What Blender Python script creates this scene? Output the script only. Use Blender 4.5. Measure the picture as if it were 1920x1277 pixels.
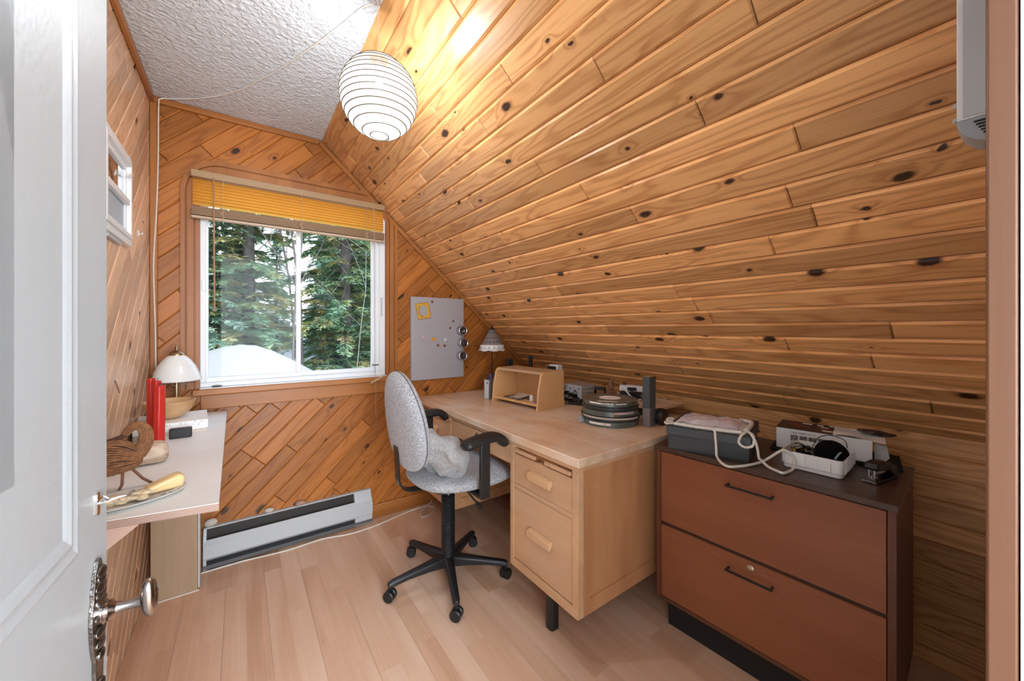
import bpy, math, random
from mathutils import Vector, Matrix
random.seed(7)
C = bpy.context.scene
for o in list(bpy.data.objects): bpy.data.objects.remove(o)
COL = C.collection
PI = math.pi

# ---------------------------------------------------------------- camera
cam_d = bpy.data.cameras.new('camera'); cam = bpy.data.objects.new('camera', cam_d); COL.objects.link(cam)
cam.location = (0, 0, 1.2)
cam.rotation_euler = (PI/2, 0, -math.atan(510/706))
cam_d.sensor_width = 36; cam_d.lens = 706/1920*36; cam_d.shift_y = -22/1920
cam_d.clip_start = 0.02; cam_d.clip_end = 300
C.camera = cam
# ---------------------------------------------------------------- view + world
C.view_settings.view_transform = 'Standard'; C.view_settings.look = 'None'
C.view_settings.gamma = 1; C.view_settings.use_curve_mapping = False
C.view_settings.exposure = 1.5
W = bpy.data.worlds.new('sky'); C.world = W; W.use_nodes = True
wn = W.node_tree.nodes; wl = W.node_tree.links
bg = wn['Background']
tc = wn.new('ShaderNodeTexCoord'); sx = wn.new('ShaderNodeSeparateXYZ'); cr = wn.new('ShaderNodeValToRGB')
wl.new(tc.outputs['Generated'], sx.inputs[0]); wl.new(sx.outputs['Z'], cr.inputs[0])
cr.color_ramp.elements[0].position = 0.0; cr.color_ramp.elements[0].color = (.92, .94, .97, 1)
cr.color_ramp.elements[1].position = 0.6; cr.color_ramp.elements[1].color = (.50, .68, .95, 1)
wl.new(cr.outputs[0], bg.inputs[0]); bg.inputs[1].default_value = 1.15
# ---------------------------------------------------------------- added fill light and sun
def area(name, loc, rot, sx_, sy_, power, col):
    d = bpy.data.lights.new(name, 'AREA'); d.shape = 'RECTANGLE'; d.size = sx_; d.size_y = sy_; d.energy = power; d.color = col
    o = bpy.data.objects.new(name, d); COL.objects.link(o); o.location = loc; o.rotation_euler = rot; return o
area('hall_fill_panel', (0.25, -2.35, 1.35), (math.radians(90), 0, 0), 2.0, 1.9, 86, (.80, .91, 1))  # unseen fill panel behind the camera, added to brighten the room
sun_d = bpy.data.lights.new('winter_sun', 'SUN'); sun_d.energy = 1.0; sun_d.angle = math.radians(25); sun_d.color = (1, .98, .95)
sun = bpy.data.objects.new('winter_sun', sun_d); COL.objects.link(sun); sun.rotation_euler = (math.radians(30), math.radians(38), 0)
LAMP_E = .20; BULB_W = 7.5

# ================================================================ helpers
def V3(*a): return Vector(a)
class MB:
    def __init__(s): s.v = []; s.f = []; s.m = []; s.uv = {}; s.t = {}
    def add(s, vs, fs, m=0):
        b = len(s.v); s.v += [tuple(p) for p in vs]
        for f in fs: s.f.append([b+i for i in f]); s.m.append(m)
        return s
    def box(s, x0, x1, y0, y1, z0, z1, m=0, M=None):
        vs = [V3(x, y, z) for x in (x0, x1) for y in (y0, y1) for z in (z0, z1)]
        if M is not None: vs = [M @ p for p in vs]
        return s.add(vs, [(0,1,3,2),(4,6,7,5),(0,4,5,1),(2,3,7,6),(0,2,6,4),(1,5,7,3)], m)
    def tube(s, pts, r, n=8, m=0, closed=False, cap=True):
        pts = [Vector(p) for p in pts]; N = len(pts)
        rr = r if isinstance(r, (list, tuple)) else [r]*N
        vs = []; up = None
        for i, p in enumerate(pts):
            if closed: d = pts[(i+1) % N]-pts[i-1]
            else: d = pts[min(i+1, N-1)]-pts[max(i-1, 0)]
            if d.length < 1e-9: d = V3(0, 0, 1)
            d.normalize()
            if up is None: up = V3(0, 0, 1) if abs(d.z) < .9 else V3(1, 0, 0)
            a = d.cross(up)
            if a.length < 1e-6: a = d.cross(V3(1, .3, 0))
            a.normalize(); b = a.cross(d).normalized(); up = b
            for k in range(n):
                t = 2*PI*k/n; vs.append(p+a*math.cos(t)*rr[i]+b*math.sin(t)*rr[i])
        fs = []
        for i in range(N if closed else N-1):
            j = (i+1) % N
            for k in range(n): fs.append((i*n+k, i*n+(k+1) % n, j*n+(k+1) % n, j*n+k))
        if cap and not closed: fs += [tuple(range(n))[::-1], tuple((N-1)*n+k for k in range(n))]
        return s.add(vs, fs, m)
    def lathe(s, prof, c=(0, 0, 0), n=32, m=0, M=None, wob=None):
        vs = []; fs = []; L = len(prof)
        for (r, z) in prof:
            for k in range(n):
                t = 2*PI*k/n; q = r*(1 if wob is None else wob(t, z))
                p = V3(q*math.cos(t), q*math.sin(t), z)
                if M is not None: p = M @ p
                vs.append(p+Vector(c))
        for i in range(L-1):
            for k in range(n): fs.append((i*n+k, i*n+(k+1) % n, (i+1)*n+(k+1) % n, (i+1)*n+k))
        if prof[0][0] > 1e-6: fs.append(tuple(range(n))[::-1])
        if prof[-1][0] > 1e-6: fs.append(tuple((L-1)*n+k for k in range(n)))
        return s.add(vs, fs, m)
    def prism(s, poly, h0, h1, fn, m=0):
        n = len(poly)
        vs = [fn(a, b, h0) for a, b in poly]+[fn(a, b, h1) for a, b in poly]
        fs = [tuple(range(n))[::-1], tuple(range(n, 2*n))]+[(i, (i+1) % n, n+(i+1) % n, n+i) for i in range(n)]
        return s.add(vs, fs, m)
    def blob(s, c, r, seed=0, amp=.12, n=14, m=0, M=None, pw=1.0, flat=None):
        rnd = random.Random(seed); ks = [(rnd.uniform(-3, 3), rnd.uniform(-3, 3), rnd.uniform(-3, 3), rnd.uniform(0, 6)) for _ in range(4)]
        vs = []; fs = []; R = n; S = n*2
        for i in range(R+1):
            th = PI*i/R
            for k in range(S):
                ph = 2*PI*k/S; d = V3(math.sin(th)*math.cos(ph), math.sin(th)*math.sin(ph), math.cos(th))
                q = 1+amp*sum(math.sin(a*d.x+b*d.y+e*d.z+f) for a, b, e, f in ks)/2
                if pw != 1.0: d = V3(*[math.copysign(abs(x)**pw, x) for x in d])
                p = V3(d.x*r[0]*q, d.y*r[1]*q, d.z*r[2]*q)
                if flat is not None: p.z = max(p.z, flat)
                if M is not None: p = M @ p
                vs.append(p+Vector(c))
        for i in range(R):
            for k in range(S): fs.append((i*S+k, (i+1)*S+k, (i+1)*S+(k+1) % S, i*S+(k+1) % S))
        return s.add(vs, fs, m)
    def grid(s, nu, nv, fn, m=0):
        vs = [fn(i/nu, j/nv) for i in range(nu+1) for j in range(nv+1)]
        fs = [(i*(nv+1)+j, (i+1)*(nv+1)+j, (i+1)*(nv+1)+j+1, i*(nv+1)+j+1) for i in range(nu) for j in range(nv)]
        return s.add(vs, fs, m)
    def build(s, name, mats, parent=None, bev=0, seg=2, angle=35, loc=None, merge=False):
        me = bpy.data.meshes.new(name); me.from_pydata(s.v, [], s.f); me.validate(clean_customdata=False)
        if not isinstance(mats, (list, tuple)): mats = [mats]
        for mt in mats: me.materials.append(mt)
        if len(mats) > 1 and len(me.polygons) == len(s.m):
            for p, mi in zip(me.polygons, s.m): p.material_index = mi
        if s.uv and len(me.polygons) == len(s.f):
            ul = me.uv_layers.new(name='UVMap'); at = me.attributes.new('tint', 'FLOAT', 'FACE')
            for p in me.polygons:
                uv = s.uv.get(p.index)
                if uv:
                    for li, q in zip(p.loop_indices, uv): ul.data[li].uv = q
                at.data[p.index].value = s.t.get(p.index, .5)
        for p in me.polygons: p.use_smooth = True
        me.update()
        if not s.uv:
            import bmesh
            bm = bmesh.new(); bm.from_mesh(me)
            if merge: bmesh.ops.remove_doubles(bm, verts=bm.verts, dist=1e-5)
            bmesh.ops.recalc_face_normals(bm, faces=bm.faces); bm.to_mesh(me); bm.free()
        me.set_sharp_from_angle(angle=math.radians(angle))
        o = bpy.data.objects.new(name, me); COL.objects.link(o)
        if parent is not None: o.parent = parent
        if loc is not None: o.location = loc
        if bev:
            b = o.modifiers.new('bevel', 'BEVEL'); b.width = bev; b.segments = seg; b.limit_method = 'ANGLE'; b.angle_limit = math.radians(40); b.harden_normals = False
        return o
def tag(o, label=None, cat=None, group=None, kind=None):
    if label: o['label'] = label
    if cat: o['category'] = cat
    if group: o['group'] = group
    if kind: o['kind'] = kind
    return o
def thing(name, label, cat, loc=(0, 0, 0), rz=0, group=None):
    o = bpy.data.objects.new(name, None); COL.objects.link(o); o.location = loc; o.rotation_euler = (0, 0, rz)
    o.empty_display_size = .05
    return tag(o, label, cat, group)
def struct(o): o['kind'] = 'structure'; return o
def copy_tree(o, parent=None):
    c = o.copy(); COL.objects.link(c)
    if parent is not None: c.parent = parent
    for ch in [x for x in list(bpy.data.objects) if x.parent == o]: copy_tree(ch, c)
    return c
def text_mesh(s, size=.01, font_extrude=0):
    cu = bpy.data.curves.new('lettering', 'FONT'); cu.body = s; cu.size = size; cu.align_x = 'CENTER'; cu.align_y = 'CENTER'; cu.resolution_u = 2
    cu.extrude = font_extrude
    o = bpy.data.objects.new('lettering', cu); COL.objects.link(o)
    bpy.context.view_layer.update()
    dg = bpy.context.evaluated_depsgraph_get(); me = bpy.data.meshes.new_from_object(o.evaluated_get(dg))
    vs = [v.co.copy() for v in me.vertices]; fs = [tuple(p.vertices) for p in me.polygons]
    bpy.data.objects.remove(o); bpy.data.curves.remove(cu); bpy.data.meshes.remove(me)
    return vs, fs
def lerp(a, b, t): return a+(b-a)*t
def smooth_path(pts, n=6):
    P = [Vector(p) for p in pts]; out = []
    for i in range(len(P)-1):
        p0 = P[max(i-1, 0)]; p1 = P[i]; p2 = P[i+1]; p3 = P[min(i+2, len(P)-1)]
        for k in range(n):
            t = k/n; out.append(.5*((2*p1)+(-p0+p2)*t+(2*p0-5*p1+4*p2-p3)*t*t+(-p0+3*p1-3*p2+p3)*t*t*t))
    out.append(P[-1]); return out
def rrect(x0, x1, y0, y1, r, n=5):
    out = []
    for cx, cy, a0 in ((x1-r, y1-r, 0), (x0+r, y1-r, PI/2), (x0+r, y0+r, PI), (x1-r, y0+r, 1.5*PI)):
        for k in range(n+1):
            t = a0+PI/2*k/n; out.append((cx+r*math.cos(t), cy+r*math.sin(t)))
    return out
XY = lambda a, b, h: V3(a, b, h)
def ring(mb, rect, prof, fn, m=0):
    x0, x1, y0, y1 = rect
    cs = lambda i: [(x0+i, y0+i), (x1-i, y0+i), (x1-i, y1-i), (x0+i, y1-i)]
    for (i0, h0), (i1, h1) in zip(prof[:-1], prof[1:]):
        a = cs(i0); b = cs(i1)
        for k in range(4):
            j = (k+1) % 4
            mb.add([fn(*a[k], h0), fn(*a[j], h0), fn(*b[j], h1), fn(*b[k], h1)], [(0, 1, 2, 3)], m)

# ================================================================ materials
def newmat(name):
    m = bpy.data.materials.new(name); m.use_nodes = True; nt = m.node_tree
    return m, nt, nt.nodes, nt.links, nt.nodes['Principled BSDF']
def nd(ns, typ, **k):
    n = ns.new(typ)
    for a, b in k.items(): setattr(n, a, b)
    return n
def mk(name, col, rough=.5, metal=0, noise=0, nscale=30, bump=0, bscale=80, spec=.5, trans=0, alpha=1, emit=None, es=0, coat=0, sheen=0):
    m, nt, ns, ln, b = newmat(name)
    b.inputs['Base Color'].default_value = (*col, 1); b.inputs['Roughness'].default_value = rough; b.inputs['Metallic'].default_value = metal
    b.inputs['Specular IOR Level'].default_value = spec
    if coat: b.inputs['Coat Weight'].default_value = coat; b.inputs['Coat Roughness'].default_value = .15
    if sheen: b.inputs['Sheen Weight'].default_value = sheen
    if trans: b.inputs['Transmission Weight'].default_value = trans
    if emit: b.inputs['Emission Color'].default_value = (*emit, 1); b.inputs['Emission Strength'].default_value = es
    tc = nd(ns, 'ShaderNodeTexCoord')
    if noise:
        nz = nd(ns, 'ShaderNodeTexNoise'); nz.inputs['Scale'].default_value = nscale; nz.inputs['Detail'].default_value = 4
        ln.new(tc.outputs['Object'], nz.inputs['Vector'])
        mr = nd(ns, 'ShaderNodeMapRange'); mr.inputs['To Min'].default_value = 1-noise; mr.inputs['To Max'].default_value = 1+noise
        mr.inputs['From Min'].default_value = .3; mr.inputs['From Max'].default_value = .7
        ln.new(nz.outputs[0], mr.inputs['Value'])
        mx = nd(ns, 'ShaderNodeVectorMath', operation='SCALE'); mx.inputs[0].default_value = col; ln.new(mr.outputs[0], mx.inputs['Scale'])
        ln.new(mx.outputs[0], b.inputs['Base Color'])
    if bump:
        nb = nd(ns, 'ShaderNodeTexNoise'); nb.inputs['Scale'].default_value = bscale; nb.inputs['Detail'].default_value = 5
        ln.new(tc.outputs['Object'], nb.inputs['Vector'])
        bp = nd(ns, 'ShaderNodeBump'); bp.inputs['Strength'].default_value = bump; bp.inputs['Distance'].default_value = .003
        ln.new(nb.outputs[0], bp.inputs['Height']); ln.new(bp.outputs[0], b.inputs['Normal'])
    return m
def ramp(ns, stops):
    r = nd(ns, 'ShaderNodeValToRGB'); e = r.color_ramp.elements
    while len(e) < len(stops): e.new(.5)
    for i, (p, c) in enumerate(stops): e[i].position = p; e[i].color = (*c, 1)
    return r
def math_(ns, ln, op, a, b=None, c=None):
    n = nd(ns, 'ShaderNodeMath', operation=op)
    for i, x in enumerate((a, b, c)):
        if x is None: continue
        if isinstance(x, (int, float)): n.inputs[i].default_value = x
        else: ln.new(x, n.inputs[i])
    return n.outputs[0]
def grain_nodes(ns, ln, vec, ringfreq, stretch, fine):
    """vec: coordinates with x along the grain"""
    mp = nd(ns, 'ShaderNodeMapping'); mp.inputs['Scale'].default_value = stretch; ln.new(vec, mp.inputs[0])
    n1 = nd(ns, 'ShaderNodeTexNoise'); n1.inputs['Scale'].default_value = 1; n1.inputs['Detail'].default_value = 2; n1.inputs['Roughness'].default_value = .4
    ln.new(mp.outputs[0], n1.inputs['Vector'])
    mp2 = nd(ns, 'ShaderNodeMapping'); mp2.inputs['Scale'].default_value = fine; ln.new(vec, mp2.inputs[0])
    n2 = nd(ns, 'ShaderNodeTexNoise'); n2.inputs['Scale'].default_value = 1; n2.inputs['Detail'].default_value = 4
    ln.new(mp2.outputs[0], n2.inputs['Vector'])
    return n1.outputs[0], n2.outputs[0]
def pine(name, light, dark, knot=(.045, .018, .009), rough=.36, ring=70, knotscale=5.2, tv=.22, coat=.0):
    m, nt, ns, ln, b = newmat(name)
    uv = nd(ns, 'ShaderNodeUVMap'); at = nd(ns, 'ShaderNodeAttribute', attribute_name='tint')
    V = uv.outputs[0]
    vo = nd(ns, 'ShaderNodeTexVoronoi', voronoi_dimensions='2D'); vo.inputs['Scale'].default_value = knotscale
    mpk = nd(ns, 'ShaderNodeMapping'); mpk.inputs['Scale'].default_value = (.72, 1.25, 1); ln.new(V, mpk.inputs[0])
    nk = nd(ns, 'ShaderNodeTexNoise'); nk.inputs['Scale'].default_value = 38; nk.inputs['Detail'].default_value = 2; ln.new(V, nk.inputs['Vector'])
    vm = nd(ns, 'ShaderNodeVectorMath', operation='MULTIPLY_ADD'); ln.new(nk.outputs['Color'], vm.inputs[0]); vm.inputs[1].default_value = (.016, .010, 0); ln.new(mpk.outputs[0], vm.inputs[2]); ln.new(vm.outputs[0], vo.inputs['Vector'])
    sc = nd(ns, 'ShaderNodeSeparateColor'); ln.new(vo.outputs['Color'], sc.inputs[0])
    rad = math_(ns, ln, 'MAXIMUM', math_(ns, ln, 'MULTIPLY_ADD', sc.outputs[0], .17, -.055), .002)
    kd = math_(ns, ln, 'DIVIDE', vo.outputs['Distance'], rad)
    infl = math_(ns, ln, 'POWER', 2.718, math_(ns, ln, 'MULTIPLY', kd, -.55))
    n1, n2 = grain_nodes(ns, ln, V, ring, (1.1, 11, 1), (5, 260, 1))
    nn = math_(ns, ln, 'ADD', n1, math_(ns, ln, 'MULTIPLY', infl, .22))
    rg = math_(ns, ln, 'SINE', math_(ns, ln, 'MULTIPLY', nn, ring))
    rg = math_(ns, ln, 'MULTIPLY_ADD', rg, .5, .5)
    rg = math_(ns, ln, 'POWER', rg, 2.2)
    g = math_(ns, ln, 'ADD', math_(ns, ln, 'MULTIPLY', rg, .38), math_(ns, ln, 'MULTIPLY', n2, .60))
    r = ramp(ns, [(.12, light), (.55, tuple(lerp(a, c, .45) for a, c in zip(light, dark))), (1.0, dark)]); ln.new(g, r.inputs[0])
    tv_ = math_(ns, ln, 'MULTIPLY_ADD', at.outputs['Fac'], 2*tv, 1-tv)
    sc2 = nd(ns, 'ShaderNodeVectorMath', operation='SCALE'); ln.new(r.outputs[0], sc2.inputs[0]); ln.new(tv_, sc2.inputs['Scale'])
    kr = ramp(ns, [(.0, (1, 1, 1)), (.55, (.95, .95, .95)), (1.0, (.35, .35, .35))])
    kf = math_(ns, ln, 'SMOOTH_MIN', 1.0, math_(ns, ln, 'MAXIMUM', math_(ns, ln, 'MULTIPLY_ADD', kd, -2.2, 2.5), 0.0), .1)
    halo = math_(ns, ln, 'MULTIPLY', math_(ns, ln, 'POWER', infl, 1.6), .75)
    mh = nd(ns, 'ShaderNodeMixRGB', blend_type='MULTIPLY'); ln.new(halo, mh.inputs[0]); ln.new(sc2.outputs[0], mh.inputs[1]); mh.inputs[2].default_value = (.62, .42, .30, 1)
    mk_ = nd(ns, 'ShaderNodeMixRGB'); ln.new(kf, mk_.inputs[0]); ln.new(mh.outputs[0], mk_.inputs[1]); mk_.inputs[2].default_value = (*knot, 1)
    ln.new(mk_.outputs[0], b.inputs['Base Color'])
    b.inputs['Roughness'].default_value = rough; b.inputs['Specular IOR Level'].default_value = .45
    bp = nd(ns, 'ShaderNodeBump'); bp.inputs['Strength'].default_value = .12; bp.inputs['Distance'].default_value = .001
    ln.new(g, bp.inputs['Height']); ln.new(bp.outputs[0], b.inputs['Normal'])
    return m
def wood(name, light, dark, axis='X', rough=.4, ring=26, across=9, along=.9, fine=160, mixr=.45, spec=.5, wear=None):
    m, nt, ns, ln, b = newmat(name)
    tc = nd(ns, 'ShaderNodeTexCoord')
    mp = nd(ns, 'ShaderNodeMapping')
    idx = 'XYZ'.index(axis)
    s1 = [across]*3; s1[idx] = along; s2 = [fine]*3; s2[idx] = 4
    n1, n2 = grain_nodes(ns, ln, tc.outputs['Object'], ring, tuple(s1), tuple(s2))
    rg = math_(ns, ln, 'MULTIPLY_ADD', math_(ns, ln, 'SINE', math_(ns, ln, 'MULTIPLY', n1, ring)), .5, .5)
    g = math_(ns, ln, 'ADD', math_(ns, ln, 'MULTIPLY', rg, mixr), math_(ns, ln, 'MULTIPLY', n2, 1-mixr))
    r = ramp(ns, [(.1, light), (.9, dark)]); ln.new(g, r.inputs[0]); ln.new(r.outputs[0], b.inputs['Base Color'])
    if wear:
        nw = nd(ns, 'ShaderNodeTexNoise'); nw.inputs['Scale'].default_value = 3.2; nw.inputs['Detail'].default_value = 6; nw.inputs['Roughness'].default_value = .7; ln.new(tc.outputs['Object'], nw.inputs['Vector'])
        rw = ramp(ns, [(.42, (0, 0, 0)), (.66, (.75, .75, .75))]); ln.new(nw.outputs[0], rw.inputs[0]); mw = nd(ns, 'ShaderNodeMixRGB'); ln.new(rw.outputs[0], mw.inputs[0]); ln.new(r.outputs[0], mw.inputs[1]); mw.inputs[2].default_value = (*wear, 1); ln.new(mw.outputs[0], b.inputs['Base Color'])
    b.inputs['Roughness'].default_value = rough; b.inputs['Specular IOR Level'].default_value = spec
    return m
def floor_mat():
    m, nt, ns, ln, b = newmat('maple_laminate')
    uv = nd(ns, 'ShaderNodeUVMap'); at = nd(ns, 'ShaderNodeAttribute', attribute_name='tint')
    n1, n2 = grain_nodes(ns, ln, uv.outputs[0], 12, (.9, 8, 1), (4, 120, 1))
    rg = math_(ns, ln, 'MULTIPLY_ADD', math_(ns, ln, 'SINE', math_(ns, ln, 'MULTIPLY', n1, 16)), .5, .5)
    g = math_(ns, ln, 'ADD', math_(ns, ln, 'MULTIPLY', rg, .35), math_(ns, ln, 'MULTIPLY', n2, .5))
    g = math_(ns, ln, 'ADD', g, math_(ns, ln, 'MULTIPLY_ADD', at.outputs['Fac'], .5, -.25))
    r = ramp(ns, [(.0, (.80, .56, .40)), (.5, (.71, .45, .30)), (1.0, (.55, .31, .185))]); ln.new(g, r.inputs[0])
    ln.new(r.outputs[0], b.inputs['Base Color']); b.inputs['Roughness'].default_value = .33; b.inputs['Specular IOR Level'].default_value = .4
    return m
def ceiling_mat():
    m, nt, ns, ln, b = newmat('stucco_white'); b.inputs['Base Color'].default_value = (.70, .74, .78, 1); b.inputs['Roughness'].default_value = .85
    tc = nd(ns, 'ShaderNodeTexCoord')
    n1 = nd(ns, 'ShaderNodeTexNoise'); n1.inputs['Scale'].default_value = 42; n1.inputs['Detail'].default_value = 6; n1.inputs['Distortion'].default_value = 1.6
    n2 = nd(ns, 'ShaderNodeTexVoronoi'); n2.inputs['Scale'].default_value = 55
    ln.new(tc.outputs['Object'], n1.inputs['Vector']); ln.new(tc.outputs['Object'], n2.inputs['Vector'])
    h = math_(ns, ln, 'ADD', n1.outputs[0], math_(ns, ln, 'MULTIPLY', n2.outputs['Distance'], .5))
    bp = nd(ns, 'ShaderNodeBump'); bp.inputs['Strength'].default_value = .9; bp.inputs['Distance'].default_value = .012
    ln.new(h, bp.inputs['Height']); ln.new(bp.outputs[0], b.inputs['Normal']); return m
def fabric_mat(name, a, b_, scale=420):
    m, nt, ns, ln, b = newmat(name)
    tc = nd(ns, 'ShaderNodeTexCoord')
    n1 = nd(ns, 'ShaderNodeTexNoise'); n1.inputs['Scale'].default_value = scale; n1.inputs['Detail'].default_value = 2
    ln.new(tc.outputs['Object'], n1.inputs['Vector'])
    r = ramp(ns, [(.38, a), (.62, b_)]); ln.new(n1.outputs[0], r.inputs[0]); ln.new(r.outputs[0], b.inputs['Base Color'])
    b.inputs['Roughness'].default_value = .95; b.inputs['Sheen Weight'].default_value = .3; b.inputs['Specular IOR Level'].default_value = .1
    bp = nd(ns, 'ShaderNodeBump'); bp.inputs['Strength'].default_value = .5; bp.inputs['Distance'].default_value = .002
    ln.new(n1.outputs[0], bp.inputs['Height']); ln.new(bp.outputs[0], b.inputs['Normal']); return m
def glass_mat(name, tint=(1, 1, 1), refl=1.0):
    m, nt, ns, ln, b = newmat(name); ns.remove(b)
    out = ns['Material Output']; tr = nd(ns, 'ShaderNodeBsdfTransparent'); gl = nd(ns, 'ShaderNodeBsdfGlossy'); fr = nd(ns, 'ShaderNodeFresnel'); mx = nd(ns, 'ShaderNodeMixShader')
    tr.inputs[0].default_value = (*tint, 1); gl.inputs['Roughness'].default_value = .0; fr.inputs[0].default_value = 1.5
    f = math_(ns, ln, 'MULTIPLY', fr.outputs[0], refl)
    ln.new(f, mx.inputs[0]); ln.new(tr.outputs[0], mx.inputs[1]); ln.new(gl.outputs[0], mx.inputs[2]); ln.new(mx.outputs[0], out.inputs[0]); return m
def translucent_mat(name, col, tr=.5, emit=None, es=0):
    m, nt, ns, ln, b = newmat(name); out = ns['Material Output']
    b.inputs['Base Color'].default_value = (*col, 1); b.inputs['Roughness'].default_value = .5
    if emit: b.inputs['Emission Color'].default_value = (*emit, 1); b.inputs['Emission Strength'].default_value = es
    t = nd(ns, 'ShaderNodeBsdfTranslucent'); t.inputs[0].default_value = (*col, 1); mx = nd(ns, 'ShaderNodeMixShader'); mx.inputs[0].default_value = tr
    ln.new(b.outputs[0], mx.inputs[1]); ln.new(t.outputs[0], mx.inputs[2]); ln.new(mx.outputs[0], out.inputs[0]); return m

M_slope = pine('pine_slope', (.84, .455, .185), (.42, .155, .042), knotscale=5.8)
M_pine = pine('pine_wall', (.46, .165, .032), (.22, .060, .010))  # same pine boards; backlit shade put into a darker colour
M_pinel = pine('pine_left', (.78, .52, .34), (.50, .27, .14), rough=.28)  # same pine boards; strong light put into a paler colour
M_trimw = wood('pine_trim', (.45, .170, .038), (.30, .098, .019), 'X', ring=14)
M_trimy = wood('pine_trim_y', (.45, .170, .038), (.30, .098, .019), 'Y', ring=14)
M_trimz = wood('pine_trim_z', (.45, .170, .038), (.30, .098, .019), 'Z', ring=14)
M_jamb = wood('jamb_wood', (.205, .088, .040), (.15, .060, .027), 'Z', ring=12)
M_floor = floor_mat(); M_ceil = ceiling_mat()
M_white = mk('white_paint', (.46, .485, .50), .42, bump=.12, bscale=120)
M_plaster = mk('white_plaster', (.68, .69, .70), .7, bump=.6, bscale=60)
M_vinyl = mk('white_vinyl', (.78, .79, .80), .35)
M_glass = glass_mat('window_glass', (.975, .975, .965), .10)
M_clear = glass_mat('clear_glass', (.93, .95, .96), 1.6)
M_oak = wood('oak_desk', (.84, .57, .36), (.64, .38, .21), 'Y', rough=.34, ring=30, across=7, fine=210, wear=(.90, .78, .66))
M_oakz = wood('oak_panel', (.70, .36, .165), (.50, .225, .095), 'Z', rough=.42, ring=20, across=5, fine=220)
M_oakf = wood('oak_front', (.76, .455, .25), (.58, .315, .155), 'Y', rough=.42, ring=22, across=6, fine=200, wear=(.66, .44, .28))
M_birch = wood('shelf_unit_wood', (.80, .47, .21), (.66, .34, .13), 'Z', rough=.4, ring=10, across=5, fine=120)
M_ply = wood('plywood_face', (.88, .88, .87), (.80, .78, .74), 'X', rough=.5, ring=12, across=4, fine=60)
M_plyd = wood('plywood_dull', (.40, .27, .16), (.27, .17, .10), 'Z', rough=.6, ring=10, across=4, fine=80)
M_plyl = wood('plywood_pale', (.62, .42, .33), (.52, .33, .25), 'X', rough=.6, ring=10, across=4, fine=80)
def plyedge():
    m, nt, ns, ln, b = newmat('plywood_edge'); tc = nd(ns, 'ShaderNodeTexCoord'); sp = nd(ns, 'ShaderNodeSeparateXYZ'); ln.new(tc.outputs['Object'], sp.inputs[0])
    s = math_(ns, ln, 'SINE', math_(ns, ln, 'MULTIPLY', sp.outputs['Z'], 2*PI/.0036))
    r = ramp(ns, [(.3, (.23, .12, .085)), (.7, (.58, .42, .34))]); ln.new(math_(ns, ln, 'MULTIPLY_ADD', s, .5, .5), r.inputs[0]); ln.new(r.outputs[0], b.inputs['Base Color']); b.inputs['Roughness'].default_value = .7; return m
M_plye = plyedge()
M_cab = wood('cabinet_mahogany', (.32, .110, .045), (.21, .062, .024), 'Y', rough=.42, ring=12, across=5, along=.6, fine=190, mixr=.3)
M_cabside = wood('cabinet_side', (.15, .050, .025), (.10, .032, .015), 'Z', rough=.45, ring=10, across=5, fine=190, mixr=.3)
M_walnut = wood('cabinet_top', (.095, .050, .034), (.055, .028, .020), 'Y', rough=.36, ring=16, across=6, fine=170, mixr=.3)
M_blk = mk('black_plastic', (.012, .012, .013), .42, bump=.15, bscale=400)
M_blkm = mk('black_metal', (.010, .010, .011), .3, spec=.6)
M_dark = mk('dark_recess', (.012, .010, .009), .8)
M_fab = fabric_mat('grey_tweed', (.20, .20, .215), (.58, .58, .60), 300)
M_pillow = fabric_mat('pillow_grey', (.30, .29, .29), (.44, .42, .41), 160)
M_grey = mk('grey_enamel', (.50, .52, .53), .4)
M_steel = mk('brushed_steel', (.36, .35, .36), .38, metal=.85, noise=.04, nscale=6)
M_boardm = mk('magnet_board_grey', (.42, .40, .42), .42, metal=.15)
M_chrome = mk('chrome', (.60, .58, .56), .15, metal=1)
M_antique = mk('antique_nickel', (.20, .18, .165), .28, metal=1, noise=.3, nscale=60, bump=.5, bscale=180)
M_knob = mk('polished_nickel', (.42, .38, .36), .16, metal=1)
M_cord = mk('white_cord', (.74, .70, .64), .55)
M_cordp = mk('cream_cord', (.66, .50, .38), .6)
M_rope = mk('cotton_rope', (.88, .83, .75), .9, bump=.9, bscale=500)
M_cand = mk('red_wax', (.50, .022, .016), .35, noise=.1, nscale=20)
M_orange = mk('orange_wax', (.72, .14, .05), .45)
M_milk = mk('milk_glass', (.80, .80, .78), .25, bump=.2, bscale=30)
M_bowl = wood('turned_maple', (.66, .42, .22), (.50, .28, .13), 'X', rough=.4, ring=16, across=10, along=5, fine=50)
M_box = mk('white_paper_box', (.88, .86, .84), .7)
M_cream = mk('cream_paper', (.62, .54, .46), .7)
M_brass = mk('aged_brass', (.36, .26, .15), .35, metal=1)
M_wick = mk('wicker', (.25, .105, .042), .75, noise=.35, nscale=90, bump=.6, bscale=200)
M_wickd = mk('dark_wicker', (.09, .035, .018), .8, noise=.3, nscale=90)
M_stick = mk('brown_stick', (.19, .08, .045), .7)
M_bark = wood('split_log', (.74, .58, .44), (.36, .24, .16), 'X', rough=.85, ring=22, across=26, along=4, fine=240)
M_plate = mk('glazed_plate', (.72, .67, .60), .22)
M_plateb = mk('plate_blue', (.18, .24, .32), .3)
M_platep = mk('plate_plum', (.25, .11, .14), .3)
M_wax = mk('beeswax', (.72, .50, .24), .4, noise=.12, nscale=30)
M_bread = mk('pale_crumble', (.66, .52, .34), .7, noise=.2, nscale=60, bump=.8, bscale=120)
M_stone = mk('pale_stone', (.50, .44, .37), .8, noise=.15, nscale=40)
M_stone2 = mk('red_stone', (.36, .22, .17), .8, noise=.25, nscale=60)
M_stone3 = mk('dark_stone', (.12, .125, .115), .6)
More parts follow.
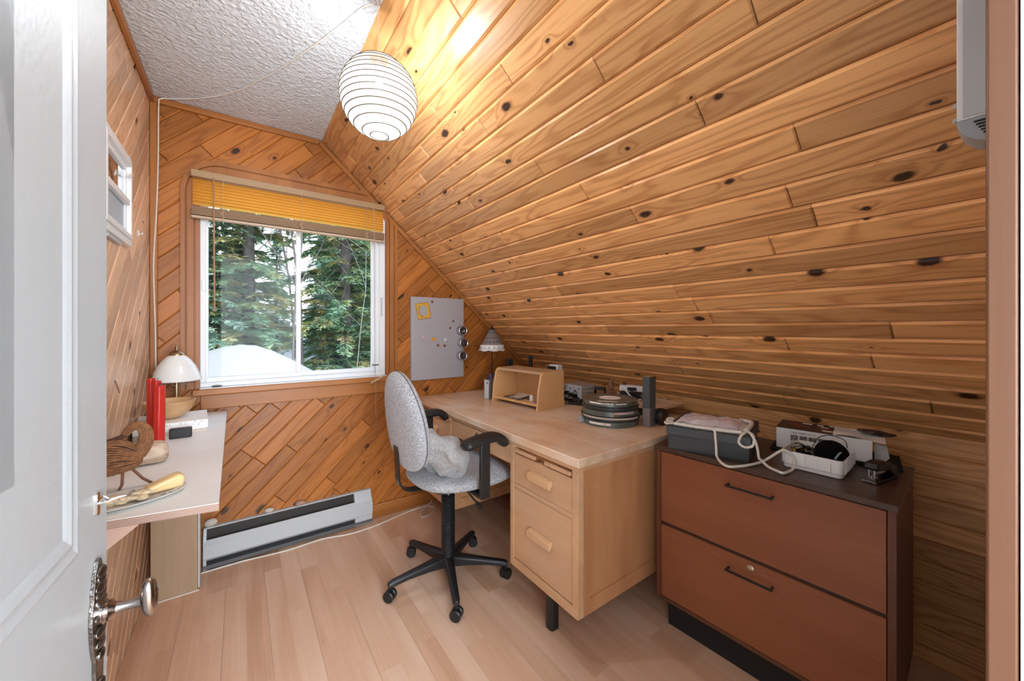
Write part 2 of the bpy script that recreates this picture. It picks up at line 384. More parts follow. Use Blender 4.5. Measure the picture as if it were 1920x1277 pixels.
M_yel = mk('yellow_print', (.65, .36, .05), .5)
M_yslat = translucent_mat('yellow_slat', (.90, .50, .09), .62)
M_rail = mk('tan_headrail', (.38, .24, .12), .5)
M_bslat = mk('tan_slat_edge', (.34, .20, .10), .55)
def paper_mat():
    m, nt, ns, ln, b = newmat('lantern_paper'); out = ns['Material Output']
    b.inputs['Base Color'].default_value = (.85, .80, .72, 1); b.inputs['Roughness'].default_value = .7
    b.inputs['Emission Color'].default_value = (1.0, .965, .89, 1); b.inputs['Emission Strength'].default_value = LAMP_E/.5; b.inputs['Base Color'].default_value = (.04, .037, .032, 1); b.inputs['Specular IOR Level'].default_value = .05
    tr = nd(ns, 'ShaderNodeBsdfTransparent'); mx = nd(ns, 'ShaderNodeMixShader'); mx.inputs[0].default_value = .5
    ln.new(tr.outputs[0], mx.inputs[1]); ln.new(b.outputs[0], mx.inputs[2]); ln.new(mx.outputs[0], out.inputs[0]); return m
M_paper = paper_mat()
M_rib = mk('lantern_rib', (.05, .035, .02), .8)
M_reel = mk('reel_can_green_grey', (.15, .18, .165), .32, metal=.5)
M_reeld = mk('reel_can_dark', (.065, .062, .060), .4, metal=.4)
M_label = mk('paper_label', (.88, .83, .76), .7)
M_ink = mk('black_ink', (.02, .02, .02), .7)
M_gbox = mk('charcoal_card', (.045, .052, .058), .55)
M_gboxs = mk('charcoal_card_dark', (.035, .036, .038), .6)
M_spk = mk('speaker_cloth', (.075, .082, .088), .7, bump=.4, bscale=600)
M_spkm = mk('speaker_metal', (.30, .29, .30), .35, metal=.7)
M_basket = mk('white_plastic', (.92, .90, .88), .35)
M_bag = mk('vinyl_bag_white', (.66, .63, .63), .35)
M_canvas = mk('bag_canvas', (.85, .80, .73), .9, bump=.5, bscale=300)
M_pinkp = mk('pink_print', (.60, .20, .18), .4)
M_bluep = mk('blue_print', (.32, .33, .45), .4)
M_print = mk('dark_print', (.055, .035, .030), .4, noise=.5, nscale=40)
M_redp = mk('rust_print', (.25, .07, .045), .5)
M_photo = mk('photo_grey', (.16, .15, .13), .5, noise=.9, nscale=130)
M_ampf = mk('amp_face', (.80, .81, .83), .4, metal=.1)
M_ampb = mk('amp_case', (.56, .50, .47), .4, metal=.2)
M_cable = mk('black_cable', (.008, .008, .008), .4)
M_fur = mk('black_foam', (.006, .006, .006), .95, bump=1, bscale=500, spec=.1)
M_knit = mk('black_mat', (.012, .012, .012), .8, bump=1, bscale=150)
M_tgl = mk('leaded_glass_grey', (.26, .23, .23), .25)
M_tglw = mk('leaded_glass_white', (.88, .86, .83), .25)
M_lead = mk('lead_came', (.03, .03, .03), .5, metal=.6)
M_pen = [mk('pen_'+n, c, .35) for n, c in (('navy', (.03, .04, .16)), ('violet', (.12, .05, .16)), ('grey', (.15, .16, .18)), ('red', (.3, .03, .04)))]
M_rock = mk('brown_figure', (.24, .12, .075), .7, noise=.3, nscale=60)
M_leaf = mk('dried_green', (.07, .13, .05), .8)
M_leafo = mk('dried_orange', (.32, .10, .03), .8)
M_mirror = mk('mirror', (.70, .74, .78), .04, metal=1)
M_bluepane = mk('frosted_blue_pane', (.42, .48, .54), .5)
M_snow = mk('snow', (.36, .335, .305), .8, bump=.5, bscale=2)
M_barkd = mk('tree_bark', (.12, .115, .11), .9, noise=.5, nscale=7, bump=.8, bscale=20)
M_twig = mk('bare_branch', (.16, .14, .13), .9)
M_birchb = mk('birch_branch', (.33, .33, .32), .9)

# ================================================================ boarded walls
def clip(poly, a, b, c):
    out = []
    for i in range(len(poly)):
        p = poly[i]; q = poly[(i+1) % len(poly)]; dp = a*p[0]+b*p[1]-c; dq = a*q[0]+b*q[1]-c
        if dp <= 1e-9: out.append(p)
        if (dp < 0 < dq) or (dq < 0 < dp):
            t = dp/(dp-dq); out.append((p[0]+(q[0]-p[0])*t, p[1]+(q[1]-p[1])*t))
    return out
def halfplanes(poly):
    h = []; A = sum(poly[i][0]*poly[(i+1) % len(poly)][1]-poly[(i+1) % len(poly)][0]*poly[i][1] for i in range(len(poly)))
    sg = 1 if A > 0 else -1
    for i in range(len(poly)):
        p = poly[i]; q = poly[(i+1) % len(poly)]; ex, ey = q[0]-p[0], q[1]-p[1]
        a, b = sg*ey, -sg*ex; h.append((a, b, a*p[0]+b*p[1]))
    return h
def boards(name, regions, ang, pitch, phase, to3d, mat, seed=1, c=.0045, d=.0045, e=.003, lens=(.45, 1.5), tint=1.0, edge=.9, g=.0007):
    rnd = random.Random(seed); mb = MB(); ca, sa = math.cos(ang), math.sin(ang)
    f2 = lambda s, w: (s*ca-w*sa, s*sa+w*ca); g2 = lambda x, y: (x*ca+y*sa, -x*sa+y*ca)
    allp = [g2(*p) for r in regions for p in r]
    s0, s1 = min(p[0] for p in allp), max(p[0] for p in allp); w0, w1 = min(p[1] for p in allp), max(p[1] for p in allp)
    hps = [halfplanes(r) for r in regions]
    i = math.floor((w0-phase)/pitch)
    while phase+i*pitch < w1:
        a, b = phase+i*pitch, phase+(i+1)*pitch; s = s0-rnd.uniform(0, 1.0)
        while s < s1:
            L = rnd.uniform(*lens); t = s+L; ou, ov = rnd.uniform(0, 90), rnd.uniform(0, 90); tv = .5+(rnd.random()-.5)*tint
            A_, B_ = a+g, b-g; s_, t_ = s+g, t-g; pieces = [((s+e, a+c), (t-e, a+c), (t-e, b-c), (s+e, b-c), lambda x, w: 0),
                      ((s_, A_), (t_, A_), (t_, a+c), (s_, a+c), lambda x, w, a=a: -d*(1-(w-a)/c)),
                      ((s_, b-c), (t_, b-c), (t_, B_), (s_, B_), lambda x, w, b=b: -d*(1-(b-w)/c)),
                      ((s_, a+c), (s+e, a+c), (s+e, b-c), (s_, b-c), lambda x, w, s=s: -d*(1-(x-s)/e)),
                      ((t-e, a+c), (t_, a+c), (t_, b-c), (t-e, b-c), lambda x, w, t=t: -d*(1-(t-x)/e))]
            for *q, hf in pieces:
                base = [f2(*p) for p in q]
                for hp in hps:
                    pl = base
                    for h in hp:
                        pl = clip(pl, *h)
                        if len(pl) < 3: break
                    if len(pl) < 3: continue
                    vs = []; uvs = []
                    for x, y in pl:
                        ss, ww = g2(x, y); vs.append(to3d(x, y, hf(ss, ww))); uvs.append((ss+ou, ww+ov))
                    n = len(mb.f); mb.add(vs, [tuple(range(len(vs)))]); mb.uv[n] = uvs; mb.t[n] = tv+(edge if q[0] == (s_, A_) and len(set(p[1] for p in q)) == 2 and abs(q[2][1]-(a+c)) < 1e-9 else 0)  # upper chamfer tinted lighter: a highlight line painted into the boards
            s = t
        i += 1
    for r in regions:
        n = len(mb.f); mb.add([to3d(x, y, -.014) for x, y in r], [tuple(range(len(r)))]); mb.uv[n] = [tuple(p) for p in r]; mb.t[n] = 0.0
        m = len(r); mb.add([to3d(x, y, -.014) for x, y in r]+[to3d(x, y, -.05) for x, y in r], [(k, (k+1) % m, m+(k+1) % m, m+k) for k in range(m)]+[tuple(range(m, 2*m))])
        for k in range(m+1): mb.uv[n+1+k] = [(0, 0)]*(4 if k < m else m); mb.t[n+1+k] = 0
    o = mb.build(name, mat, angle=10); return struct(o)

XL, YF, XK = -.345, 2.449, 2.0
ZC = 2.303; X0 = .385; SA = math.atan(.918); CS, SN = math.cos(SA), math.sin(SA)
SLEN = (XK-X0)/CS; ZK = ZC-(XK-X0)*.918
YN = .0
# slope
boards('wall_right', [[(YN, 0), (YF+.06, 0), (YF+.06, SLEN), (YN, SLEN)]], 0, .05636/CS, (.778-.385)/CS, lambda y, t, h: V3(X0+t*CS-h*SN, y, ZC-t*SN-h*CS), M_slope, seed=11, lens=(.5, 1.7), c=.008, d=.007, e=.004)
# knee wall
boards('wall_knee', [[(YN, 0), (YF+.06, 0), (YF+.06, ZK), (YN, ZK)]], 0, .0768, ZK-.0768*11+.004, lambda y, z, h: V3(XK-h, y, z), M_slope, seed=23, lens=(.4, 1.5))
# window wall
wx0, wx1, wz0, wz1 = -.162, .757, .905, 1.955
sl = lambda x: ZC-(x-X0)*.918
boards('wall_back', [[(XL, 0), (wx0, 0), (wx0, ZC), (XL, ZC)],
                    [(wx0, 0), (wx1, 0), (wx1, wz0), (wx0, wz0)],
                    [(wx0, wz1), (wx1, wz1), (wx1, sl(wx1)), (X0, ZC), (wx0, ZC)],
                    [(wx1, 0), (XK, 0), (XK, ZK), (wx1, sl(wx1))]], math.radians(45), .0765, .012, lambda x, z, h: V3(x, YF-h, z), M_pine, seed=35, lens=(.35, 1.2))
# left wall
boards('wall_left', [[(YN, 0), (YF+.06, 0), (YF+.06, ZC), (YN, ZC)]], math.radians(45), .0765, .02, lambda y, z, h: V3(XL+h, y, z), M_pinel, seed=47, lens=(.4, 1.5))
# floor
def floor():
    rnd = random.Random(5); mb = MB(); w = .0745; x = .245-w*10; k = 0
    while x < XK:
        y = -1.2-rnd.uniform(0, .6); g0 = .0006 if k % 2 == 0 else .0; g1 = .0006 if k % 2 else 0
        while y < YF:
            L = rnd.uniform(.28, 1.1); y1 = min(y+L, YF); xa, xb = max(x, XL)+g0, min(x+w, XK)-g1
            if xb > xa:
                n = len(mb.f); mb.add([(xa, y, 0), (xb, y, 0), (xb, y1, 0), (xa, y1, 0)], [(0, 1, 2, 3)])
                ou, ov = rnd.uniform(0, 50), rnd.uniform(0, 50); mb.uv[n] = [(y+ou, xa+ov), (y+ou, xb+ov), (y1+ou, xb+ov), (y1+ou, xa+ov)]; mb.t[n] = rnd.random()
            y = y1
        x += w; k += 1
    n = len(mb.f); mb.add([(XL-.05, -1.6, -.002), (XK+.05, -1.6, -.002), (XK+.05, YF+.05, -.002), (XL-.05, YF+.05, -.002)], [(0, 1, 2, 3)]); mb.uv[n] = [(0, 0)]*4; mb.t[n] = 1
    struct(mb.build('floor', M_floor))
floor()
struct(MB().box(XL-.05, X0+.06, YN-.02, YF+.05, ZC, ZC+.05).build('ceiling', M_ceil))
# near wall around the doorway
mb = MB(); mb.box(-.95, -.19, -.11, .0, 0, ZC+.10); mb.box(.52, XK+.05, -.11, .006, 0, ZC+.05); mb.box(-.19, .52, -.11, 0, 2.03, ZC+.05)
struct(mb.build('wall_front', M_plaster))
struct(MB().box(-.95, -.90, -2.4, -.11, -.01, 2.45).build('wall_added_left', M_plaster)); struct(MB().box(1.40, 1.45, -2.4, -.11, -.01, 2.45).build('wall_added_right', M_plaster))  # unseen hall walls and ceiling, added to block the sun and bounce light
struct(MB().box(-.95, 1.45, -2.45, -2.4, -.01, 2.45).build('wall_added_end', M_plaster)); struct(MB().box(-.95, 1.45, -2.4, -.11, 2.40, 2.45).build('ceiling_added', M_plaster))
struct(MB().box(-.95, 1.45, -2.4, -1.0, -.05, -.003).build('floor_hall', M_plyd))
# trims
struct(MB().box(.52, .585, .0068, .0241, 0, 2.06).build('trim_1', M_jamb, bev=.002))
mb = MB(); mb.box(XL+.001, X0-.004, YF-.016, YF-.0005, ZC-.03, ZC-.0005); struct(mb.build('trim_2', M_trimw, bev=.003))
mb = MB()
for k in range(1):
    a = V3(X0, YF-.016, ZC-.004)
    dirv = V3(CS, 0, -SN); nrm = V3(-SN, 0, -CS)
    L = SLEN-.01
    P = [a+dirv*s+nrm*h+V3(0, t, 0) for s in (0, L) for h in (.001, .027) for t in (0, .0155)]
    mb.add(P, [(0,1,3,2),(4,6,7,5),(0,4,5,1),(2,3,7,6),(0,2,6,4),(1,5,7,3)])
struct(mb.build('trim_3', M_trimw, bev=.003))
struct(MB().box(XL+.001, XL+.016, .02, YF-.018, ZC-.036, ZC-.0005).build('trim_4', M_trimy, bev=.003))
struct(MB().box(XL+.001, XL+.028, YF-.02, YF-.0005, 0, ZC-.032).build('trim_5', M_trimz, bev=.003))
struct(MB().box(.64, 1.95, YF-.014, YF-.0005, .0005, .085).build('baseboard_back', M_trimw, bev=.003))
# ================================================================ window
def window():
    root = struct(bpy.data.objects.new('window_1', None)); COL.objects.link(root); root['label'] = 'white sliding window with two panes looking onto snowy woods'
    y0, y1 = YF-.006, YF+.09
    mb = MB(); fx = lambda a, b, h: V3(a, y0+h, b)
    # outer frame
    t = .022
    mb.box(wx0, wx1, y0, y1, wz0, wz0+.022); mb.box(wx0, wx1, y0, y1, wz1-t, wz1); mb.box(wx0, wx0+t, y0, y1, wz0+.0221, wz1-t-.0001); mb.box(wx1-t-.012, wx1, y0, y1, wz0+.0221, wz1-t-.0001)
    mb.box(wx1-.052, wx1-.0341, y0+.012, y1, wz0+.0221, wz1-t-.0001)
    mb.build('frame', M_vinyl, root, bev=.002)
    # left sash and right sash
    def sash(a, b, yy, nm):
        m2 = MB(); w = .019
        m2.box(a, b, yy, yy+.022, wz0+.022, wz0+.046); m2.box(a, b, yy, yy+.022, wz1-t-.02, wz1-t); m2.box(a, a+w, yy, yy+.022, wz0+.0461, wz1-t-.0201); m2.box(b-w, b, yy, yy+.022, wz0+.0461, wz1-t-.0201)
        s_ = m2.build(nm, M_vinyl, root, bev=.0015)
        MB().box(a+w, b-w, yy+.010, yy+.013, wz0+.046, wz1-t-.02).build('pane', M_glass, s_)
        return s_
    sash(wx0+.012, .280, YF+.020, 'sash'); sash(.268, wx1-.052, YF+.046, 'sash')
    mb = MB().box(wx0+.006, wx0+.022, y0-.006, y0+.014, 1.39, 1.445); mb.build('latch', M_vinyl, root, bev=.002)
    mb = MB().box(wx1-.030, wx1-.018, y0-.004, y0+.004, 1.28, 1.40); mb.build('latch', M_grey, root, bev=.001)
    # interior casing with rounded upper corners
    O = (-.236, .834, .90, 2.058); R = .17
    def ringpath(x0, x1, z1, r, n=8):
        pts = [(x0, .90), (x0, z1-r)]
        for k in range(1, n+1): t_ = PI-PI/2*k/n; pts.append((x0+r+r*math.cos(t_), z1-r+r*math.sin(t_)))
        pts.append((x1-r, z1))
        for k in range(1, n+1): t_ = PI/2-PI/2*k/n; pts.append((x1-r+r*math.cos(t_), z1-r+r*math.sin(t_)))
        pts.append((x1, .90)); return pts
    prof = [(0, 0), (0, .017), (.018, .017), (.0195, .007), (.024, .007), (.0255, .020), (.050, .020), (.0515, .007), (.056, .007), (.0575, .015), (.074, .015), (.074, -.01)]
    mb = MB(); rings = [ringpath(O[0]+i, O[1]-i, O[3]-i*1.39, max(R-i*1.0, .01)) for i, h in prof]
    hs = halfplanes([(-1, .8), (1.5, .8), (1.5, sl(1.5)-.025), (X0, ZC-.02), (-1, ZC)])
    for (ra, (ia, ha)), (rb, (ib, hb)) in zip(zip(rings[:-1], prof[:-1]), zip(rings[1:], prof[1:])):
        for k in range(len(ra)-1):
            q = [ra[k], ra[k+1], rb[k+1], rb[k]]
            if abs(ia-ib) < 1e-6:
                if all(p[1] < sl(p[0])-.02 for p in q): mb.add([V3(ra[k][0], YF-ha, ra[k][1]), V3(ra[k+1][0], YF-ha, ra[k+1][1]), V3(ra[k+1][0], YF-hb, ra[k+1][1]), V3(ra[k][0], YF-hb, ra[k][1])], [(0, 1, 2, 3)])
                continue
            pl = q
            for h in hs:
                pl = clip(pl, *h)
                if len(pl) < 3: break
            if pl == q or (len(pl) == 4 and all(abs(p[0]-w[0])+abs(p[1]-w[1]) < 1e-6 for p, w in zip(sorted(pl), sorted(q)))):
                mb.add([V3(p[0], YF-hh, p[1]) for p, hh in zip(q, (ha, ha, hb, hb))], [(0, 1, 2, 3)]); continue
            if len(pl) >= 3: mb.add([V3(p[0], YF-(ha+hb)/2, p[1]) for p in pl], [tuple(range(len(pl)))])
    mb.build('casing', M_trimz, root, angle=20)
    # sill and apron
    mb = MB(); mb.box(-.19, .80, YF-.048, YF-.001, .868, .899); mb.build('sill', M_trimw, root, bev=.004)
    mb = MB(); mb.box(-.16, .790, YF-.020, YF-.001, .795, .866); mb.build('apron', M_trimw, root, bev=.003)
    mb = MB(); mb.box(wx0, wx1, YF-.040, YF-.002, .8995, .9045); mb.build('sill_liner', M_vinyl, root, bev=.001)
window()

# ================================================================ door
def door():
    rz = -math.atan(.038/.70)
    root = struct(bpy.data.objects.new('door_1', None)); COL.objects.link(root); root.location = (-.1775, .0, 0); root.rotation_euler = (0, 0, rz)
    root['label'] = 'white painted panelled door standing open at the left'
    f = lambda a, b, h: V3(h, a, b)   # local: y along width, x out of the face
    mb = MB(); Wd, H = .701, 2.0; T = .035
    outs = [(.085, .615, .95, 1.88), (.085, .615, .16, .80)]
    # back and edges
    mb.box(-T, -.001, 0, Wd, .008, H)
    # face as strips around panels
    for a, b, c, d in ((0, Wd, .008, .16), (0, Wd, .80, .95), (0, Wd, 1.88, H), (0, .085, .16, .80), (.615, Wd, .16, .80), (0, .085, .95, 1.88), (.615, Wd, .95, 1.88)):
        mb.box(-.001, 0, a, b, c, d)
    mb.build('slab', M_white, root)
    for r in outs:
        mb = MB()
        ring(mb, r, [(0, 0), (.006, .0016), (.012, .0004), (.015, .0002), (.022, .0020), (.029, .0004), (.038, -.0022), (.047, -.0036), (.060, -.0036), (.110, -.0012), (.12, -.001)], f)
        a, b, c, d = r; mb.add([f(a+.12, c+.12, -.001), f(b-.12, c+.12, -.001), f(b-.12, d-.12, -.001), f(a+.12, d-.12, -.001)], [(0, 1, 2, 3)])
        mb.build('panel', M_white, root, angle=60)
    # escutcheon
    mb = MB(); zc = .855
    out = []
    hz = [(-.16, .004), (-.15, .010), (-.135, .009), (-.12, .012), (-.085, .011), (-.05, .0125), (-.035, .018), (-.02, .021), (0, .0225), (.015, .021), (.025, .017), (.033, .0185), (.042, .013), (.05, .0135), (.058, .008), (.066, .004)]
    poly = [(.664-w, zc+z) for z, w in hz]+[(.664+w, zc+z) for z, w in reversed(hz)]
    mb.prism([(a, b) for a, b in poly], 0, .004, f)
    for z, w in hz[2:-2]: mb.blob((.0045, .664, zc+z), (.004, w*.75, .007), seed=int(z*1000)+500, n=6)
    e = mb.build('escutcheon', M_antique, root, bev=.001)
    mb = MB(); My = Matrix.Rotation(PI/2, 3, 'Y')
    mb.lathe([(.0, 0), (.014, 0), (.014, .004), (.011, .006), (.0125, .009), (.010, .011), (.0065, .014), (.0055, .022), (.0065, .034), (.008, .037), (0, .038)], (.004, .666, zc), 20, M=My)
    mb.build('knob_shaft', M_knob, root)
    mb = MB(); mb.blob((.048, .664, zc+.003), (.0085, .012, .0255), n=14, amp=0, pw=.9, M=Matrix.Rotation(math.radians(9), 3, 'X')); mb.build('knob', M_knob, root)
    mb = MB(); zc = .987
    mb.prism(rrect(.6635, .6725, zc-.014, zc+.014, .004), 0, .0018, f)
    mb.tube([(.002, .668, zc), (.010, .668, zc+.001), (.018, .670, zc+.003), (.026, .674, zc+.002), (.030, .679, zc+.006)], [.0022, .0022, .0020, .0018, .0022], 8)
    mb.tube([(.003, .668, zc+.004), (.006, .668, zc+.008), (.010, .668, zc+.004)], .0015, 6)
    mb.build('coat_hook', M_chrome, root)
    mb = MB()
    for z in (.25, 1.75): mb.tube([(.004, -.002, z-.04), (.004, -.002, z+.04)], .005, 8)
    mb.build('hinge', M_antique, root)
door()

# ================================================================ pendant lantern
def pendant():
    r = thing('paper_lantern', 'glowing white round paper lantern with thin bamboo rings hanging from ceiling edge', 'pendant lamp', (.376, 1.275, 1.968))
    R = .122
    prof = []; n = 30
    for k in range(n+1):
        t = lerp(PI-.24, .24, k/n); prof.append((R*math.sin(t), 1.06*R*math.cos(t)))
    prof = [(q, z) for q, z in prof]
    mb = MB(); N = 48; vs = []
    for q, z in prof:
        for k in range(N): vs.append((q*math.cos(2*PI*k/N), q*math.sin(2*PI*k/N), z))
    mb.add(vs, [(i*N+k, i*N+(k+1) % N, (i+1)*N+(k+1) % N, (i+1)*N+k) for i in range(n) for k in range(N)])
    mb.build('paper_shade', M_paper, r)
    mb = MB(); turns = 14; pts = []
    for k in range(turns*40+1):
        z = lerp(-1.0, 1.0, k/(turns*40)); t = math.acos(max(-1, min(1, z*.965))); pts.append((R*1.006*math.sin(t)*math.cos(2*PI*k/40), R*1.006*math.sin(t)*math.sin(2*PI*k/40), 1.06*R*1.004*math.cos(t)))
    mb.tube(pts, .0015, 4); mb.build('rings', M_rib, r)
    mb = MB(); q = R*math.sin(.24); zb = -1.06*R*math.cos(.24)
    mb.tube([(q*math.cos(t*PI/12), q*math.sin(t*PI/12), zb) for t in range(24)], .0014, 5, closed=True)
    mb.tube([(-q, 0, zb), (q, 0, zb)], .0008, 4); mb.build('bottom_hoop', M_rib, r)
    mb = MB(); mb.tube([(0, 0, .06), (0, 0, .12), (-.001, .002, .20), (-.003, .004, .30), (-.004, .006, ZC-1.968-.001)], .0018, 6); mb.build('cord', M_cordp, r)
    mb = MB(); mb.lathe([(.0, .0), (.016, .0), (.018, .02), (.018, .06), (0, .062)], (0, 0, .045), 12); mb.build('bulb_socket', M_white, r)
    d = bpy.data.lights.new('lantern_bulb', 'POINT'); d.energy = BULB_W; d.color = (.89, .95, 1); d.shadow_soft_size = .014
    o = bpy.data.objects.new('lantern_bulb', d); COL.objects.link(o); o.parent = r; o.location = (0, 0, 0)
pendant()
# ceiling cable
cp = [(.372, 1.281, ZC-.006), (.366, 1.307, ZC-.003), (.340, 1.345, ZC-.003), (.297, 1.466, ZC-.003), (.248, 1.595, ZC-.003), (.190, 1.74, ZC-.003), (.129, 1.882, ZC-.003), (.06, 2.02, ZC-.003), (.01, 2.121, ZC-.003), (-.05, 2.21, ZC-.003), (-.102, 2.275, ZC-.003), (-.19, 2.36, ZC-.003), (-.27, 2.418, ZC-.003), (-.305, 2.425, ZC-.012), (-.312, 2.422, ZC-.05), (-.314, 2.424, 2.0), (-.320, 2.426, 1.75), (-.330, 2.426, 1.5), (-.324, 2.426, 1.2), (-.322, 2.426, .95), (-.322, 2.426, .785)]
tag(MB().tube(smooth_path(cp, 5), .0028, 6).build('lamp_cable', M_cord), 'thin white cable crossing the white ceiling and running down the corner', 'cable')
tag(MB().tube(smooth_path([(-.154, 2.385, .003), (0, 2.385, .003), (.1, 2.372, .003), (.22, 2.36, .003), (.38, 2.37, .003), (.52, 2.335, .003), (.652, 2.34, .003), (.78, 2.37, .003), (.878, 2.392, .004), (.97, 2.402, .004), (1.03, 2.385, .006), (1.05, 2.34, .004), (1.00, 2.28, .004), (.94, 2.27, .004), (.95, 2.33, .01), (1.03, 2.38, .02), (1.06, 2.40, .03)], 6), .0034, 6).build('floor_cable', M_cord), 'white cord lying on the floor along the baseboard heater', 'cable')

# ================================================================ blind
def blind():
    Y = 2.385; r = thing('venetian_blind', 'raised yellow horizontal blind with tan headrail above the window', 'blind', (0, 0, 0))
    xa, xb = -.192, .737
    MB().box(xa, xb, Y-.005, Y+.04, 1.941, 1.974).build('headrail', M_rail, r, bev=.001)
    MB().box(xa+.01, xb-.01, Y+.041, YF-.001, 1.955, 1.972).build('bracket', M_grey, r)
    z = 1.926; i = 0; w = .0155
    tmpl = None
    while z > 1.802:
        mb = MB(); tilt = math.radians(50)
        def fn(u, v, z=z):
            q = (v-.5)*.0235; c = .0045*(1-(2*v-1)**2)
            return V3(lerp(xa+.004, xb-.004, u), Y+.016+q*math.cos(tilt)+c*math.sin(tilt), z-q*math.sin(tilt)*1.0+c*math.cos(tilt))
        if tmpl is None:
            mb.grid(1, 5, lambda u, v: fn(u, v, 0)); tmpl = mb.build('slat', M_yslat, r); tmpl.location = (0, 0, z)
        else:
            o = tmpl.copy(); COL.objects.link(o); o.parent = r; o.location = (0, 0, z)
        z -= .0155
    # stacked slats
    k = 0; tm2 = None
    while k < 12:
        zz = 1.796-k*.0035
        if tm2 is None:
            tm2 = MB().box(xa+.002, xb-.002, Y-.002, Y+.030, 0, .0022).build('stacked_slat', M_bslat, r); tm2.location = (0, 0, zz)
        else:
            o = tm2.copy(); COL.objects.link(o); o.parent = r; o.location = (0.0015*math.sin(k*2.1), .001*math.sin(k*3.3), zz)
        k += 1
    MB().box(xa, xb+.004, Y-.001, Y+.026, 1.741, 1.7535).build('bottom_rail', mk('tan_rail_pale', (.52, .38, .26), .5), r, bev=.003)
    MB().tube([(-.106, Y-.018, 1.945), (-.104, Y-.02, 1.6), (-.102, Y-.018, 1.285)], .0035, 8).build('tilt_wand', mk('wand_wood', (.36, .20, .10), .4), r)
    for x in (-.069, .278, .626):
        mb = MB(); mb.tube([(x, Y-.006, 1.944), (x, Y-.007, 1.742)], .0011, 5)
        for q in range(9): mb.tube([(x, Y-.007, 1.935-q*.0155), (x+.0005, Y+.01, 1.930-q*.0155)], .0006, 4)
        for q in range(5):
            a = q*1.3; mb.tube(smooth_path([(x, Y-.008, 1.80-q*.008), (x+.010*math.cos(a), Y-.014, 1.79-q*.008), (x-.008*math.cos(a), Y-.013, 1.775-q*.006), (x, Y-.008, 1.77-q*.006)], 4), .0009, 4)
        mb.build('ladder_cord', mk('ladder_cord_tan', (.55, .36, .24), .8) if x < 0 else bpy.data.materials['ladder_cord_tan'], r)
    mb = MB(); mb.tube(smooth_path([(.667, Y-.008, 1.945), (.668, Y-.012, 1.5), (.671, Y-.012, 1.1), (.674, Y-.015, .93)], 4), .0011, 5)
    mb.tube(smooth_path([(.672, Y-.008, 1.945), (.674, Y-.012, 1.5), (.676, Y-.012, 1.1), (.676, Y-.018, .80), (.677, Y-.02, .66)], 4), .0009, 5); mb.build('pull_cord', mk('pull_cord_tan', (.56, .40, .28), .8), r)
    mb = MB(); mb.box(.655, .693, Y-.022, Y-.014, .975, .981); mb.build('cord_cleat', M_lead, r)
    mb = MB(); mb.lathe([(.0, .04), (.004, .04), (.007, .02), (.008, 0), (0, 0)], (.677, Y-.02, .60), 10); mb.build('tassel', mk('tassel_wood', (.30, .14, .06), .5), r)
    mb = MB(); mb.box(.640, .735, Y-.026, Y-.018, .888, .896, M=Matrix.Translation((.69, 0, .892)) @ Matrix.Rotation(math.radians(-28), 4, 'Y') @ Matrix.Translation((-.69, 0, -.892))); mb.build('loose_slat', bpy.data.materials['tan_rail_pale'], r)
blind()

# ================================================================ wall mirror on left wall
def wall_mirror():
    r = thing('wall_mirror', 'white framed mirror with crossbar hanging on the left pine wall', 'mirror', (XL+.0005, 0, 0))
    f = lambda a, b, h: V3(h, a, b); mb = MB(); rect = (1.60, 1.975, 1.505, 1.83)
    ring(mb, rect, [(0, 0), (0, .016), (.022, .016), (.024, .022), (.038, .022), (.042, .010), (.056, .010), (.056, .004)], f); mb.build('frame', M_vinyl, r, angle=30)
    mb = MB(); mb.box(.004, .02, 1.65, 1.925, 1.648, 1.668); mb.build('crossbar', M_vinyl, r, bev=.002)
    MB().box(.002, .0045, 1.65, 1.925, 1.668, 1.78).build('mirror_glass', M_mirror, r)
    MB().box(.002, .0045, 1.65, 1.925, 1.555, 1.648).build('lower_pane', M_bluepane, r)
    mb = MB(); mb.tube([(.020, 1.90, 1.752), (.026, 1.93, 1.757), (.020, 1.945, 1.76)], .003, 6); mb.tube([(.024, 1.905, 1.745), (.024, 1.925, 1.768)], .0025, 6); mb.build('clip', M_cord, r)
    MB().box(.0, .01, 1.70, 1.86, 1.492, 1.505).build('lower_ledge', M_grey, r)
wall_mirror()
h_ = thing('wall_hook', 'tiny white hook on the left wall below the mirror', 'hook', (XL, 2.19, 1.60))
MB().box(0, .003, -.006, .006, -.012, .012).build('plate', M_vinyl, h_, bev=.001); MB().tube([(.002, 0, 0), (.012, 0, -.004), (.014, 0, .004)], .002, 6).build('hook', M_vinyl, h_)
for i, (y, z) in enumerate([(1.67, .955), (1.83, 1.025)]):
    tag(MB().tube([(XL, y, z), (XL+.010, y+.006, z-.045)], .0016, 6).build('wall_nail', M_stick), ['thin brown peg on the left wall nearest the door', 'thin brown peg on the left wall above the glass dish'][i], 'nail')

